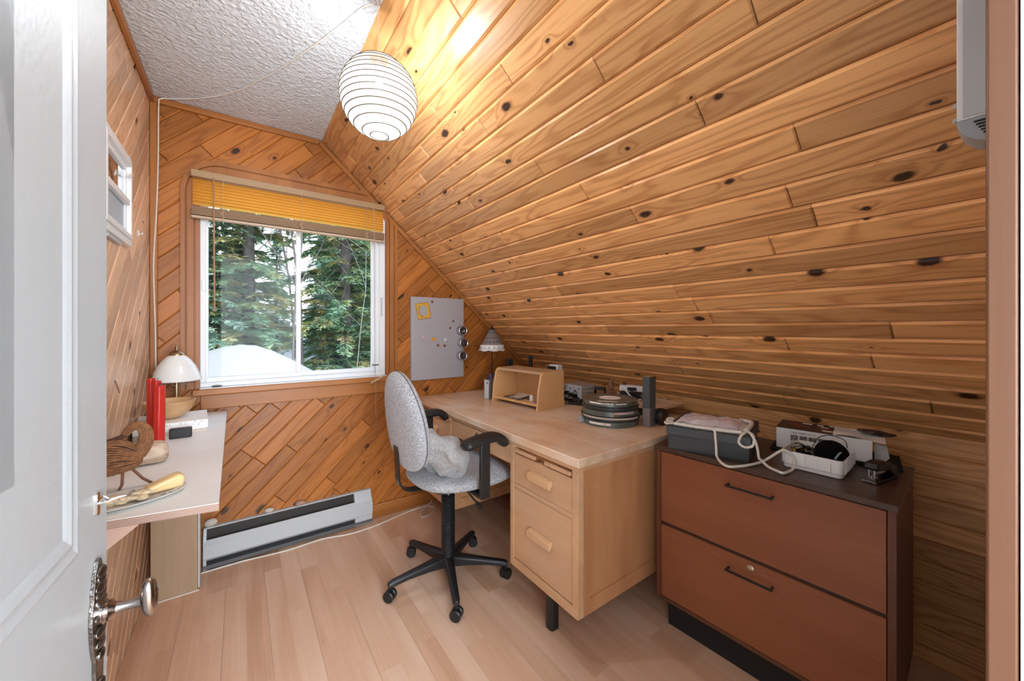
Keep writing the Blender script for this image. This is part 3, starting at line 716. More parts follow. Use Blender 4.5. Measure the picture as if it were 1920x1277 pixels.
# ================================================================ left shelf table
def left_shelf():
    z = .78; r = thing('shelf_table', 'pale plywood wall shelf with layered edge under the lamp and plate', 'shelf', (0, 0, 0))
    MB().prism([(XL+.002, 1.205), (-.041, 1.151), (-.054, YF-.022), (XL+.002, YF-.022)], z-.0015, z, XY).build('shelf_top', M_ply, r)
    MB().prism([(XL+.002, 1.205), (-.041, 1.151), (-.054, YF-.022), (XL+.002, YF-.022)], z-.019, z-.0016, XY).build('plywood_edge', M_plye, r)
    MB().prism([(XL+.002, z-.02), (-.17, z-.02), (XL+.002, z-.16)], 1.222, 1.24, lambda a, b, h: V3(a, h, b)).build('bracket', M_plyl, r)
    mb = MB(); mb.box(XL+.03, -.158, 2.245, 2.258, .0005, z-.0195); mb.build('support_panel', M_plyd, r)
    mb = MB(); mb.box(-.157, -.149, 2.245, 2.298, .012, z-.0195); mb.build('support_post', M_white, r, bev=.001)
    mb = MB(); mb.box(XL+.03, -.152, 2.238, 2.2445, .0005, .006); mb.build('floor_strip', M_cream, r)
left_shelf()
ZS = .78
def table_lamp():
    r = thing('table_lamp', 'table lamp with white ribbed glass dome shade and brass finial by window', 'table lamp', (-.238, 2.325, ZS)); r.scale = (1.04, 1.04, .985)
    mb = MB(); S = .086
    pr = [(.086, .183), (.0875, .188), (.083, .200), (.076, .224), (.064, .254), (.048, .280), (.034, .296), (.026, .302)]
    pr2 = [(a-.003, b-.001) for a, b in reversed(pr)]
    full = []
    for (a, b), (c, d) in zip(pr[:-1], pr[1:]):
        for k in range(4): t = k/4; full.append((lerp(a, c, t)+(.0009 if k % 2 else 0), lerp(b, d, t)))
    full.append(pr[-1]); mb.lathe(full+pr2, n=48); mb.build('glass_shade', M_milk, r, angle=80)
    MB().lathe([(.027, .300), (.0275, .306), (.024, .312), (.018, .319), (.010, .323), (.005, .326), (.0045, .331), (.008, .335), (.008, .339), (.004, .342), (.0035, .345), (.005, .348), (.004, .352), (0, .354)], n=24).build('finial', M_brass, r)
    MB().lathe([(.048, 0), (.050, .006), (.040, .014), (.016, .022), (.009, .04), (.012, .08), (.008, .11), (.009, .21), (0, .212)], n=24).build('base', M_brass, r)
    mb = MB()
    for k in range(3):
        a = k*2*PI/3+.4; mb.tube([(0, 0, .17), (.04*math.cos(a), .04*math.sin(a), .162), (.065*math.cos(a), .065*math.sin(a), .172), (.07*math.cos(a), .07*math.sin(a), .188)], .0025, 6)
    mb.build('shade_arms', M_chrome, r)
table_lamp()
def patterned_box():
    r = thing('gift_box', 'flat white patterned cardboard box under the wooden bowl', 'box', (-.11, 1.99, ZS), math.radians(4))
    MB().box(-.214, 0, 0, .225, 0, .018).build('base', M_cream, r, bev=.001)
    mb = MB(); mb.box(-.217, .003, -.003, .228, .016, .050); rnd = random.Random(3); mt = mk('box_motif', (.52, .45, .42), .7)
    for k in range(26):
        x = -.205+rnd.random()*.195; z = .022+rnd.random()*.024; s = rnd.choice([.0012, .002, .003])
        mb.prism([(x+s*math.cos(t*PI/3), z+s*math.sin(t*PI/3)) for t in range(6)], -.0034, -.0030, lambda a, b, h: V3(a, h, b), m=1)
    mb.build('lid', [M_box, mt], r)
patterned_box()
def bowl():
    r = thing('wooden_bowl', 'round turned wooden bowl on the white patterned box', 'bowl', (-.235, 2.09, ZS+.051))
    MB().lathe([(.026, 0), (.040, .006), (.060, .022), (.076, .046), (.082, .066), (.083, .072), (.079, .073), (.074, .060), (.062, .034), (.040, .014), (0, .010)], n=48).build('bowl', M_bowl, r, angle=60)
bowl()
tag(MB().blob((-.228, 2.075, ZS+.088), (.021, .021, .024), amp=.08, seed=4, n=10).build('orange_candle', M_orange), 'small orange wax candle sitting inside the wooden bowl', 'candle')
def candle(x, y, h, lab, rr=.0165, lean=0):
    r = thing('red_candle', lab, 'candle', (x, y, ZS+.02), 0)
    mb = MB(); mb.tube([(0, 0, -.0195), (lean*.5, 0, h*.5), (lean, 0, h)], [rr*1.1, rr*1.02, rr*.95], 6); mb.build('wax', M_cand, r, bev=.002)
    MB().tube([(lean, 0, h-.002), (lean+.001, 0, h+.004), (lean+.005, .0, h+.010)], .0008, 5).build('wick', M_ink, r)
candle(-.2255, 1.715, .226, 'taller red candle standing behind the front red candle', .014)
candle(-.2135, 1.660, .215, 'thick faceted red candle in front, behind the wicker bird head', .0155, .003)
candle(-.2445, 1.755, .232, 'rearmost red candle with curled wick left of the bowl', .013)
r = thing('glass_dish', 'clear round glass dish with wooden base at the left wall', 'dish', (-.285, 1.87, ZS))
MB().lathe([(.036, .0), (.038, .004), (.038, .044), (.036, .044), (.035, .006), (0, .005)], n=36).build('glass', M_clear, r, angle=50)
MB().lathe([(.040, -.0), (.043, .003), (.041, .012), (0, .0125)], (0, 0, 0), n=36).build('wood_base', M_bowl, r)
tag(MB().box(-.033, .033, -.012, .012, 0, .038).build('black_case', M_blk, bev=.003, loc=(-.185, 1.925, ZS)), 'small black rectangular case in front of the patterned box', 'case')
tag(MB().box(-.012, .012, -.010, .010, 0, .040).build('white_block', M_vinyl, bev=.001, loc=(-.232, 1.80, ZS)), 'small white block beside the red candles', 'block')
def log():
    mb = MB(); mb.blob((-.245, 1.615, ZS+.031), (.062, .036, .032), seed=9, amp=.12, n=14, pw=.62, flat=-.031)
    tag(mb.build('split_log', M_bark), 'short split piece of pale firewood behind the wicker bird', 'log')
log()
def bird():
    r = thing('wicker_goose', 'brown wicker goose with curved neck standing on the plywood shelf', 'basket figure', (-.250, 1.375, ZS))
    rnd = random.Random(8)
    # body: half-open basket, long axis roughly along x
    def axis(t): return V3(lerp(-.062, .040, t), 0, .078+.012*math.sin(t*PI)+.004*t)
    def rad(t): return .043*math.sin(PI*min(1, max(0, .10+.86*t)))**.55
    core = MB(); vs = []; N = 20; R = 14
    for i in range(R+1):
        c = axis(i/R)
        for k in range(N): a = 2*PI*k/N; q = rad(i/R)*.93; vs.append(c+V3(0, q*math.cos(a), q*math.sin(a)))
    core.add(vs, [(i*N+k, i*N+(k+1) % N, (i+1)*N+(k+1) % N, (i+1)*N+k) for i in range(R) for k in range(N)])
    core.build('basket_body', M_wickd, r)
    mb = MB()
    for k in range(46):
        a = 2*PI*k/46; sw = rnd.uniform(-.5, .5); pts = []
        for i in range(9):
            t = i/8; q = rad(t)*rnd.uniform(.97, 1.04); c = axis(t); aa = a+sw*(t-.5)
            pts.append(c+V3(0, q*math.cos(aa), q*math.sin(aa)))
        mb.tube(pts, .0021, 5)
    mb.build('wicker_strands', M_wick, r)
    mb = MB(); nk = smooth_path([(.032, 0, .092), (.045, 0, .112), (.049, 0, .135), (.045, 0, .156), (.032, 0, .166), (.018, 0, .160), (.010, 0, .146)], 5)
    rr = [lerp(.0165, .007, i/(len(nk)-1)) for i in range(len(nk))]
    mb.tube(nk, rr, 10)
    for k in range(16):
        a = 2*PI*k/16; pts = []
        for i in range(0, len(nk), 2):
            d = nk[min(i+1, len(nk)-1)]-nk[max(i-1, 0)]; d.normalize(); n_ = V3(0, 1, 0); b_ = d.cross(n_); pts.append(nk[i]+(n_*math.cos(a+i*.05)+b_*math.sin(a+i*.05))*rr[i])
        mb.tube(pts, .0016, 5)
    mb.build('neck', M_wick, r)
    MB().tube([(.012, 0, .150), (.002, 0, .141), (-.020, 0, .136), (-.036, 0, .134)], [.006, .006, .004, .001], 7).build('beak', M_wickd, r)
    MB().grid(6, 6, lambda u, v: V3(lerp(-.075, .012, u), (v-.5)*.07, .118+.018*math.sin(u*PI)-.02*(2*v-1)**2)).build('wing', M_wickd, r)
    for s in (1, -1):
        MB().tube([(.008, .012*s, .070), (.040 if s > 0 else .006, .014*s, .022), (.062 if s > 0 else -.002, .016*s, 0.001)], .0034, 6).build('leg', M_stick, r)
    MB().tube([(-.030, 0, .060), (-.034, .002, .001)], .0034, 6).build('leg', M_stick, r)
bird()
def plate():
    r = thing('plate', 'oval cream plate with blue floral rim at the shelf end', 'plate', (-.218, 1.285, ZS), math.radians(16))
    # overlaps of goose legs avoided by placing it in front
    S = Matrix.Diagonal((1.55, 1.0, 1)).to_3x3()
    MB().lathe([(0, .001), (.040, .001), (.046, .004), (.068, .010), (.069, .0125), (.066, .0125), (.046, .0070), (0, .0055)], n=48, M=S).build('dish', M_plate, r, angle=60)
    mb = MB(); rnd = random.Random(2)
    for k in range(70):
        a = rnd.uniform(-.9, 1.2); q = rnd.uniform(.048, .063); x, y = 1.55*q*math.cos(a), q*math.sin(a); z = .0075+(q-.046)*.28
        mb.tube([(x, y, z), (x+rnd.uniform(-.004, .004), y+rnd.uniform(-.004, .004), z+.0006)], .0006, 4)
    mb.tube([(1.55*.0655*math.cos(t*PI/24), .0655*math.sin(t*PI/24), .0128) for t in range(-12, 30)], .0006, 4)
    mb.build('blue_decoration', M_plateb, r)
    mb = MB()
    for k in range(50):
        a = rnd.uniform(2.0, 4.0); q = rnd.uniform(.044, .063); x, y = 1.55*q*math.cos(a), q*math.sin(a); z = .0075+(q-.046)*.28
        mb.tube([(x, y, z), (x+rnd.uniform(-.004, .004), y+rnd.uniform(-.004, .004), z+.0006)], .0007, 4)
    mb.build('plum_decoration', M_platep, r)
plate()
tag(MB().prism([(-.036, -.010), (.036, -.012), (.040, .014), (.030, .024), (.004, .017), (-.034, .006)], -.017, .017, lambda a, b, h: V3(a, h, b)).build('beeswax_piece', M_wax, bev=.007, seg=4, angle=80), 'large smooth yellow wedge of wax on the plate', 'wax')
wx_ = [o for o in bpy.data.objects if o.name == 'beeswax_piece'][0]; wx_.location = (-.158, 1.303, ZS+.0205); wx_.rotation_euler = (math.radians(4), 0, math.radians(20))
mb = MB()
rnd = random.Random(21)
for k in range(26):
    mb.blob((-.215+rnd.uniform(-.035, .03), 1.268+rnd.uniform(-.018, .022), ZS+.012+rnd.random()*.008), (.010*rnd.uniform(.7, 1.5), .009*rnd.uniform(.7, 1.3), .005*rnd.uniform(.7, 1.3)), seed=k, amp=.3, n=6)
tag(mb.build('crumbled_wax', M_bread, angle=80), 'crumbled pale yellow pieces heaped on the plate', 'crumbs', kind='stuff')
tag(MB().blob((-.095, YF-.025, .9095), (.022, .012, .0048), n=8, amp=.03).build('pebble', M_stone3), 'flat dark pebble on the white window sill', 'stone')

# ================================================================ baseboard heater
def heater():
    r = thing('baseboard_heater', 'long grey white electric baseboard heater on the floor under the window', 'heater', (0, 0, 0))
    xa, xb = -.147, .662; yb = YF-.0005; pf = lambda a, b, h: V3(h, a, b)
    yf = 2.384
    MB().prism([(yb, .020), (yb, .200), (yb-.022, .200), (yb-.022, .194), (yb-.006, .194), (yb-.006, .020)], xa, xb, pf).build('back_plate', M_grey, r)
    MB().prism([(yb-.048, .150), (yf-.003, .128), (yf-.003, .065), (yb-.052, .050), (yb-.052, .053), (yf, .067), (yf, .126), (yb-.048, .147)], xa, xb, pf).build('front_cover', M_grey, r)
    MB().box(xa, xb, yf+.003, yb-.007, .012, .030).build('bottom_tray', mk('heater_dark_grey', (.10, .10, .105), .5), r)  # tray in a darker grey than the cover
    MB().box(xa+.012, xb-.10, yb-.048, yb-.0135, .075, .125).build('heating_element', M_dark, r); MB().box(xa+.012, xb-.10, yb-.0125, yb-.0065, .04, .192).build('dark_slot_fill', mk('heater_slot_shade', (.035, .028, .024), .6), r)  # dark plate stands in for the shade inside the open top slot
    for a, b in ((xa-.001, xa+.012), (xb-.10, xb)):
        MB().prism([(yb, .006), (yb, .198), (yb-.024, .196), (yf+.001, .127), (yf+.001, .064), (yf+.008, .006)], a, b, pf).build('end_cap', M_grey, r, bev=.001)
heater()
for (x, y, a, s, m, l) in [(-.120, YF-.016, (.030, .014, .022), 1, M_stone, 'largest pale pebble on the heater beside the white support post'), (.128, YF-.016, (.022, .012, .014), 2, M_stone, 'pointed pale pebble on the heater, left of the reddish one'), (.275, YF-.016, (.028, .012, .013), 3, M_stone2, 'reddish oval pebble on the middle of the heater'), (.453, YF-.014, (.009, .007, .008), 4, M_stone2, 'tiny round pebble on the heater near its right end')]:
    tag(MB().blob((0, 0, 0), a, seed=s, amp=.10, n=10).build('heater_pebble', m, loc=(x, y, .200+a[2]*.92)), l, 'stone', 'pebbles on the baseboard heater')

# ================================================================ magnetic board
def board():
    Y = YF-.001
    r = thing('magnetic_board', 'grey metal magnetic board on the diagonal pine wall right of window', 'board', (0, 0, 0))
    MB().box(.925, 1.322, Y-.018, Y, .852, 1.416).build('panel', M_boardm, r, bev=.002)
    f = Y-.0185
    q = thing('frame_magnet', 'tilted yellow square magnet frame with oval hole on the board', 'magnet', (1.010, f, 1.322))
    T = lambda a, b, h: V3(a*math.cos(.17)-b*math.sin(.17), -h, a*math.sin(.17)+b*math.cos(.17))
    mb = MB(); N = 32; inner = [(.030*math.cos(2*PI*k/N), .036*math.sin(2*PI*k/N)) for k in range(N)]
    def sqp(a, hx=.048, hy=.055):
        c, s = math.cos(a), math.sin(a); k = 1/max(abs(c)/hx, abs(s)/hy); return (c*k, s*k)
    outer = [sqp(2*PI*k/N) for k in range(N)]
    for k in range(N):
        j = (k+1) % N
        mb.add([T(*outer[k], .003), T(*outer[j], .003), T(*inner[j], .003), T(*inner[k], .003), T(*outer[k], 0), T(*outer[j], 0), T(*inner[j], 0), T(*inner[k], 0)], [(0, 1, 2, 3), (0, 4, 5, 1), (3, 2, 6, 7)])
    mb.build('frame', M_yel, q)
    mb = MB()
    for k in range(44):
        a = 2*PI*k/44; x, y = sqp(a, .0465, .0535); mb.box(x-.0022, x+.0022, y-.0022, y+.0022, .003, .0035, M=None) if False else mb.prism([(x-.002, y-.002), (x+.002, y-.002), (x+.002, y+.002), (x-.002, y+.002)], .0031, .0036, T)
        if k % 1 == 0 and 14 < k < 32: x, y = .033*math.cos(a), .039*math.sin(a); mb.prism([(x-.0025, y-.0015), (x+.002, y-.0015), (x+.002, y+.0015), (x-.0025, y+.0015)], .0031, .0036, T)
    mb.build('black_border', M_ink, q)
    names = [(1.074, 1.386, .010, 'round clear glass magnet at the top beside the yellow frame', 0), (1.203, 1.260, .0075, 'pink magnet dot upper right of the board', 1), (1.236, 1.254, .006, 'small black magnet dot at the upper right', 2),
             (1.212, 1.206, .0095, 'dark ringed glass magnet beside the top tin', 0), (1.002, 1.148, .0085, 'pink magnet alone at the left of the board', 1), (1.086, 1.128, .0145, 'flat yellow round magnet in the middle', 3),
             (1.172, 1.123, .009, 'white shiny magnet right of the yellow one', 4), (1.118, 1.085, .011, 'left brown ringed glass magnet below the yellow one', 0), (1.168, 1.081, .011, 'right brown ringed glass magnet below the white one', 0)]
    mats = [M_chrome, mk('magnet_pink', (.62, .28, .24), .3), M_ink, M_yel, M_vinyl]
    My = Matrix.Rotation(PI/2, 3, 'X')
    for x, z, rr, lab, mi in names:
        q = thing('round_magnet', lab, 'magnet', (x, f, z), 0, 'small magnets on the grey board')
        MB().lathe([(rr, 0), (rr, .003), (rr*.9, .005), (0, .006)], n=20, M=My).build('disc', mats[mi], q)
        if mi in (0, 1): MB().lathe([(rr*.55, 0), (rr*.5, .0075), (0, .008)], n=14, M=My).build('centre', M_stick if mi == 0 else M_vinyl, q)
    M_tin = mk('tin_steel', (.42, .41, .41), .32, metal=.8)
    for x, z, lab in ((1.292, 1.187, 'topmost round metal tin with window lid'), (1.300, 1.098, 'middle round metal tin with window lid'), (1.292, 1.008, 'lowest round metal tin with window lid')):
        q = thing('magnetic_tin', lab+' at the board edge', 'tin', (x, f, z), 0, 'magnetic tins on the grey board')
        MB().lathe([(.033, 0), (.033, .040), (.032, .042), (.0325, .046), (.029, .048), (.026, .0465), (.026, .044), (0, .044)], n=32, M=My).build('can', M_tin, q)
        MB().lathe([(.0255, .0445), (.0, .0448)], n=24, M=My).build('window', M_dark, q)
        mb = MB(); rnd = random.Random(int(z*100))
        for k in range(7): a = rnd.uniform(0, 6.3); s = rnd.uniform(.004, .018); mb.tube([(s*math.cos(a), -.0465, s*math.sin(a)), (s*math.cos(a+1.3), -.0470, s*math.sin(a+1.3))], .0014, 5)
        mb.build('contents', M_cream if z > 1.15 else M_rock, q)
board()

# ================================================================ desk
DX, DY0, DY1, DZ = .957, .929, 2.433, .742
def desk():
    r = thing('wooden_desk', 'oak pedestal desk with drawers standing under the sloped pine wall', 'desk', (0, 0, 0))
    MB().box(DX, 1.90, DY0, DY1, DZ-.032, DZ).build('desktop', M_oak, r, bev=.003)
    MB().box(DX+.012, 1.88, DY0+.010, DY1-.010, DZ-.05, DZ-.0325).build('top_rail', M_oakf, r)
    zb, zt = .165, DZ-.0505
    def pedestal(y0, y1, drawers):
        x0 = DX+.012
        # frame stiles and rails
        mb = MB()
        mb.box(x0, x0+.03, y0, y0+.030, zb, zt); mb.box(x0, x0+.03, y1-.024, y1, zb, zt); mb.box(x0, x0+.03, y0+.0301, y1-.0241, zb, zb+.036)
        for z in drawers[1]: mb.box(x0+.002, x0+.03, y0+.0301, y1-.0241, z-.008, z+.010)
        mb.build('front_frame', M_oakf, r, bev=.0015)
        mb = MB(); mb.box(x0+.03, 1.70, y0+.0065, y1-.004, zb+.004, zt-.001); mb.build('pedestal_body', M_oakz, r)
        # side frame
        for ya, yb in ((y0, y0+.008), (y1-.006, y1)):
            sf = MB(); P = [(x0+.0302, zb), (1.70, zb), (1.70, zt), (x0+.0302, zt)]; Q = [(x0+.065, zb+.055), (1.66, zb+.055), (1.66, zt-.055), (x0+.065, zt-.055)]
            vs = [V3(p[0], y, p[1]) for y in (ya, yb) for p in P+Q]
            fs = []
            for k in range(4):
                j = (k+1) % 4; fs += [(k, j, 4+j, 4+k), (8+k, 12+k, 12+j, 8+j), (k, 8+k, 8+j, j), (4+k, 4+j, 12+j, 12+k)]
            sf.add(vs, fs); sf.build('side_frame', M_oakz, r)
        for a, b, hz in drawers[0]:
            d = MB().box(x0+.004, x0+.03, y0+.033, y1-.027, a, b).build('drawer', M_oakf, r, bev=.0015)
            if hz is not None:
                yc = (y0+y1)/2; pr = [(x0+.004, hz+.020), (x0-.018, hz+.014), (x0-.016, hz-.014), (x0-.011, hz-.016), (x0+.004, hz+.002)]
                MB().prism(pr, yc-.068, yc+.068, lambda a_, b_, h_: V3(a_, h_, b_)).build('drawer_pull', mk('pull_oak', (.74, .46, .25), .35) if 'pull_oak' not in bpy.data.materials else bpy.data.materials['pull_oak'], d, bev=.002)
        mb = MB(); mb.box(x0-.006, x0+.004, y0+.035, (y0+y1)/2-.03, zt-.024, zt-.010); mb.box(x0-.006, x0+.004, (y0+y1)/2+.03, y1-.03, zt-.024, zt-.010); mb.build('writing_slide', M_oakf, r, bev=.001)
        MB().lathe([(.006, 0), (.006, .008), (.003, .010), (0, .010)], (x0-.001, (y0+y1)/2, zt-.018), 12, M=Matrix.Rotation(-PI/2, 3, 'Y')).build('slide_knob', M_brass, r)
    pedestal(DY0+.014, 1.355, ([(.530, .658, .595), (.205, .508, .362)], [.519]))
    pedestal(1.935, DY1-.012, ([(.530, .658, .595), (.365, .508, .436), (.205, .348, .275)], [.519, .357]))
    d = MB().box(DX+.014, DX+.03, 1.358, 1.932, .603, .686).build('drawer', M_oakf, r, bev=.0015)
    MB().lathe([(.008, 0), (.008, .006), (.004, .010), (0, .011)], (DX+.013, 1.645, .668), 14, M=Matrix.Rotation(-PI/2, 3, 'Y')).build('keyhole', M_brass, d)
    MB().box(DX+.03, 1.70, 1.356, 1.934, .597, .688).build('knee_drawer_box', M_oakz, r)
    MB().box(1.66, 1.68, 1.356, 1.934, .30, .597).build('back_panel', M_oakz, r)
    for x, y in ((1.020, 1.135), (1.60, 1.135), (1.044, 2.137), (1.60, 2.137)):
        MB().prism(rrect(x-.022, x+.022, y-.022, y+.022, .012), .0005, .1648, XY).build('leg', M_blkm, r)
desk()

# ================================================================ office chair
def chair():
    cx, cy = .815, 1.656
    r = thing('office_chair', 'grey fabric swivel chair with black armrests and five star base', 'chair', (cx, cy, 0))
    base = MB(); base.lathe([(.036, .070), (.042, .080), (.040, .108), (.033, .118), (0, .12)], n=24); base.build('hub', M_blk, r)
    for k in range(5):
        a = math.radians(34.9+72*k); R = Matrix.Rotation(a, 4, 'Z')
        secs = [(.030, .026, .066, .116), (.10, .021, .070, .108), (.20, .017, .070, .096), (.268, .015, .062, .088), (.288, .011, .062, .080)]
        mb = MB(); vs = []
        for x, w, z0, z1 in secs:
            zm = z1-.008
            vs += [R @ V3(x, -w, z0), R @ V3(x, w, z0), R @ V3(x, w, zm), R @ V3(x, w*.55, z1), R @ V3(x, -w*.55, z1), R @ V3(x, -w, zm)]
        n = 6; mb.add(vs, [(i*n+j, i*n+(j+1) % n, (i+1)*n+(j+1) % n, (i+1)*n+j) for i in range(4) for j in range(n)]+[tuple(range(6))[::-1], tuple(24+j for j in range(6))])
        leg = mb.build('leg', M_blk, r, bev=.003, angle=40)
        ct = R @ V3(.279, 0, 0); b = a+random.Random(k).uniform(.6, 2.4)
        Rw = Matrix.Rotation(b, 3, 'Z') @ Matrix.Rotation(PI/2, 3, 'X')
        mb = MB()
        for s in (-1, 1):
            off = Matrix.Rotation(b, 3, 'Z') @ V3(0, s*.0125, 0)
            mb.lathe([(0, -.009), (.021, -.009), (.0245, -.006), (.0245, .006), (.021, .009), (0, .009)], (ct.x+off.x, ct.y+off.y, .0252), 24, M=Rw)
        mb.lathe([(0, -.005), (.017, -.005), (.017, .005), (0, .005)], (ct.x, ct.y, .032), 16, M=Rw)
        mb.tube([(ct.x, ct.y, .035), (ct.x, ct.y, .066)], .006, 8)
        mb.build('caster', M_blk, leg)
    pr = []; z = .112; i = 0
    while z < .402: pr.append((.0330 if i % 2 == 0 else .0285, z)); z += .0046; i += 1
    MB().lathe([(0, .112)]+pr+[(0, .402)], n=28).build('gaiter', M_blk, r, angle=80)
    MB().tube([(0, 0, .395), (0, 0, .468)], .014, 14).build('gas_lift', M_chrome, r)
    MB().box(-.07, .11, -.06, .06, .452, .476).build('mechanism', M_blkm, r, bev=.004)
    mb = MB(); mb.tube([(.04, -.05, .462), (.085, -.125, .385)], .004, 8); mb.tube([(.085, -.125, .385), (.100, -.150, .360)], .009, 10); mb.build('height_lever', M_blkm, r)
    MB().blob((.02, -.095, .462), (.035, .02, .018), n=8, amp=0).build('tilt_knob', M_blk, r)
    # seat
    sx_, sy_ = .052, -.008
    def seatfn(th, ph):
        c, s = math.cos(ph), math.sin(ph); a, b = .238, .236
        x = a*math.copysign(abs(c)**.72, c); y = b*math.copysign(abs(s)**.72, s)
        y *= 1-.10*(-(x/a))*(1 if x < 0 else .3)
        st, ct_ = math.sin(th), math.cos(th); q = abs(st)**.42
        z = math.copysign(abs(ct_)**.8, ct_)*.034
        p = V3(x*q, y*q, z)
        if p.x > .12: p.z -= (p.x-.12)**2*1.6
        if ct_ > 0: p.z -= .008*math.exp(-((p.x/.12)**2+(p.y/.12)**2))
        return p+V3(sx_, sy_, .515)
    mb = MB(); NR, NS = 22, 56
    mb.add([seatfn(PI*i/NR, 2*PI*k/NS) for i in range(NR+1) for k in range(NS)], [(i*NS+k, (i+1)*NS+k, (i+1)*NS+(k+1) % NS, i*NS+(k+1) % NS) for i in range(NR) for k in range(NS)])
    mb.build('seat', M_fab, r, angle=80)
    MB().prism(rrect(-.12, .20, -.15, .13, .05), .474, .484, XY).build('seat_pan', M_blk, r)
    # backrest: egg with seam, facing +x
    tilt = math.radians(-7)
    Rb = Matrix.Rotation(tilt, 3, 'Y')
    def backfn(u, v, side):
        a = 2*PI*u; hz = .222
        c, s = math.cos(a), math.sin(a)
        w = .205*(1-.16*s-.05*s*s); y = w*math.copysign(abs(c)**.86, c); z = hz*math.copysign(abs(s)**.92, s)
        q = math.sin(v*PI/2)**.5 if v < 1 else 1
        th = (.036 if side > 0 else .046)*side*math.cos(v*PI/2)**.7 if v < 1 else 0
        p = V3(th+.010*(1-(y/.21)**2)*0 - .018*(y*q/.2)**2*-1, y*q, z*q)
        return Rb @ p+V3(-.222, .0, .790)
    for side, nm in ((1, 'backrest'), (-1, 'back_cover')):
        mb = MB(); NU, NV = 56, 12
        mb.add([backfn(i/NU, j/NV, side) for j in range(NV+1) for i in range(NU)], [(j*NU+i, j*NU+(i+1) % NU, (j+1)*NU+(i+1) % NU, (j+1)*NU+i) for j in range(NV) for i in range(NU)])
        mb.build(nm, M_fab, r, angle=80)
    mb = MB(); mb.tube([backfn(i/48, 1, 1) for i in range(48)], .0028, 6, closed=True); mb.build('piping', mk('piping_grey', (.12, .11, .12), .8), r)
    # J bar
    def ribbon(mb, pts, w, t):
        P = smooth_path(pts, 5); vs = []
        for i, p in enumerate(P):
            d = (P[min(i+1, len(P)-1)]-P[max(i-1, 0)]).normalized(); n_ = d.cross(V3(0, 1, 0)).normalized()
            for a, b in ((-w, -t), (w, -t), (w, t), (-w, t)): vs.append(p+V3(0, a, 0)+n_*b)
        mb.add(vs, [(i*4+j, i*4+(j+1) % 4, i*4+4+(j+1) % 4, i*4+4+j) for i in range(len(P)-1) for j in range(4)]+[(3, 2, 1, 0), tuple(len(vs)-4+j for j in range(4))])
    mb = MB(); ribbon(mb, [(.02, 0, .468), (-.12, 0, .467), (-.200, 0, .474), (-.240, 0, .51), (-.248, 0, .58), (-.254, 0, .68)], .025, .004); mb.build('back_bracket', M_blkm, r, bev=.002)
    # arms
    for s, nm in ((-1, 'armrest'), (1, 'armrest')):
        y = s*.292
        mb = MB(); path = [(-.078, y, .713), (-.05, y, .721), (.0, y, .730), (.06, y, .735), (.092, y, .729), (.116, y, .711), (.126, y, .688)]
        P = smooth_path(path, 4); vs = []; n = 12
        for i, p in enumerate(P):
            d = (P[min(i+1, len(P)-1)]-P[max(i-1, 0)]).normalized(); n_ = d.cross(V3(0, 1, 0)).normalized(); e = min(1, .55+i*.15, .55+(len(P)-1-i)*.18)
            for k in range(n):
                a = 2*PI*k/n; vs.append(p+V3(0, .038*e*math.copysign(abs(math.cos(a))**.7, math.cos(a)), 0)+n_*.020*e*math.copysign(abs(math.sin(a))**.8, math.sin(a)))
        mb.add(vs, [(i*n+j, i*n+(j+1) % n, (i+1)*n+(j+1) % n, (i+1)*n+j) for i in range(len(P)-1) for j in range(n)]+[tuple(range(n))[::-1], tuple(len(vs)-n+j for j in range(n))])
        a_ = mb.build(nm, M_blk, r, angle=60)
        mb = MB(); mb.box(.004, .050, y-.010, y+.010, .478, .722); mb.box(.004, .050, min(y+.0101*s*-1, s*.10), max(y+.0101*s*-1, s*.10), .478, .487); mb.build('arm_post', M_blk, a_, bev=.004)
chair()
def pillow():
    r = thing('throw_pillow', 'crumpled light grey cushion leaning on the office chair seat', 'cushion', (.735, 1.560, .622), 0)
    def fn(th, ph):
        c, s = math.cos(ph), math.sin(ph); q = abs(math.sin(th))**.55
        x = .135*math.copysign(abs(c)**.55, c)*q; y = .125*math.copysign(abs(s)**.55, s)*q; z = .058*math.cos(th)
        z += .020*math.sin(x*38+y*31)*(1-q*.6)+.012*math.sin(y*64-x*25)*(1-.5*q)+.010*abs(math.sin(x*52)); x += .010*math.sin(y*50)
        return V3(x, y, z)
    M = Matrix.Rotation(math.radians(20), 3, 'Z') @ Matrix.Rotation(math.radians(52), 3, 'Y') @ Matrix.Rotation(math.radians(34), 3, 'Z')
    mb = MB(); NR, NS = 22, 48
    mb.add([M @ fn(PI*i/NR, 2*PI*k/NS) for i in range(NR+1) for k in range(NS)], [(i*NS+k, (i+1)*NS+k, (i+1)*NS+(k+1) % NS, i*NS+(k+1) % NS) for i in range(NR) for k in range(NS)])
    mb.build('cushion', M_pillow, r, angle=80)
pillow()

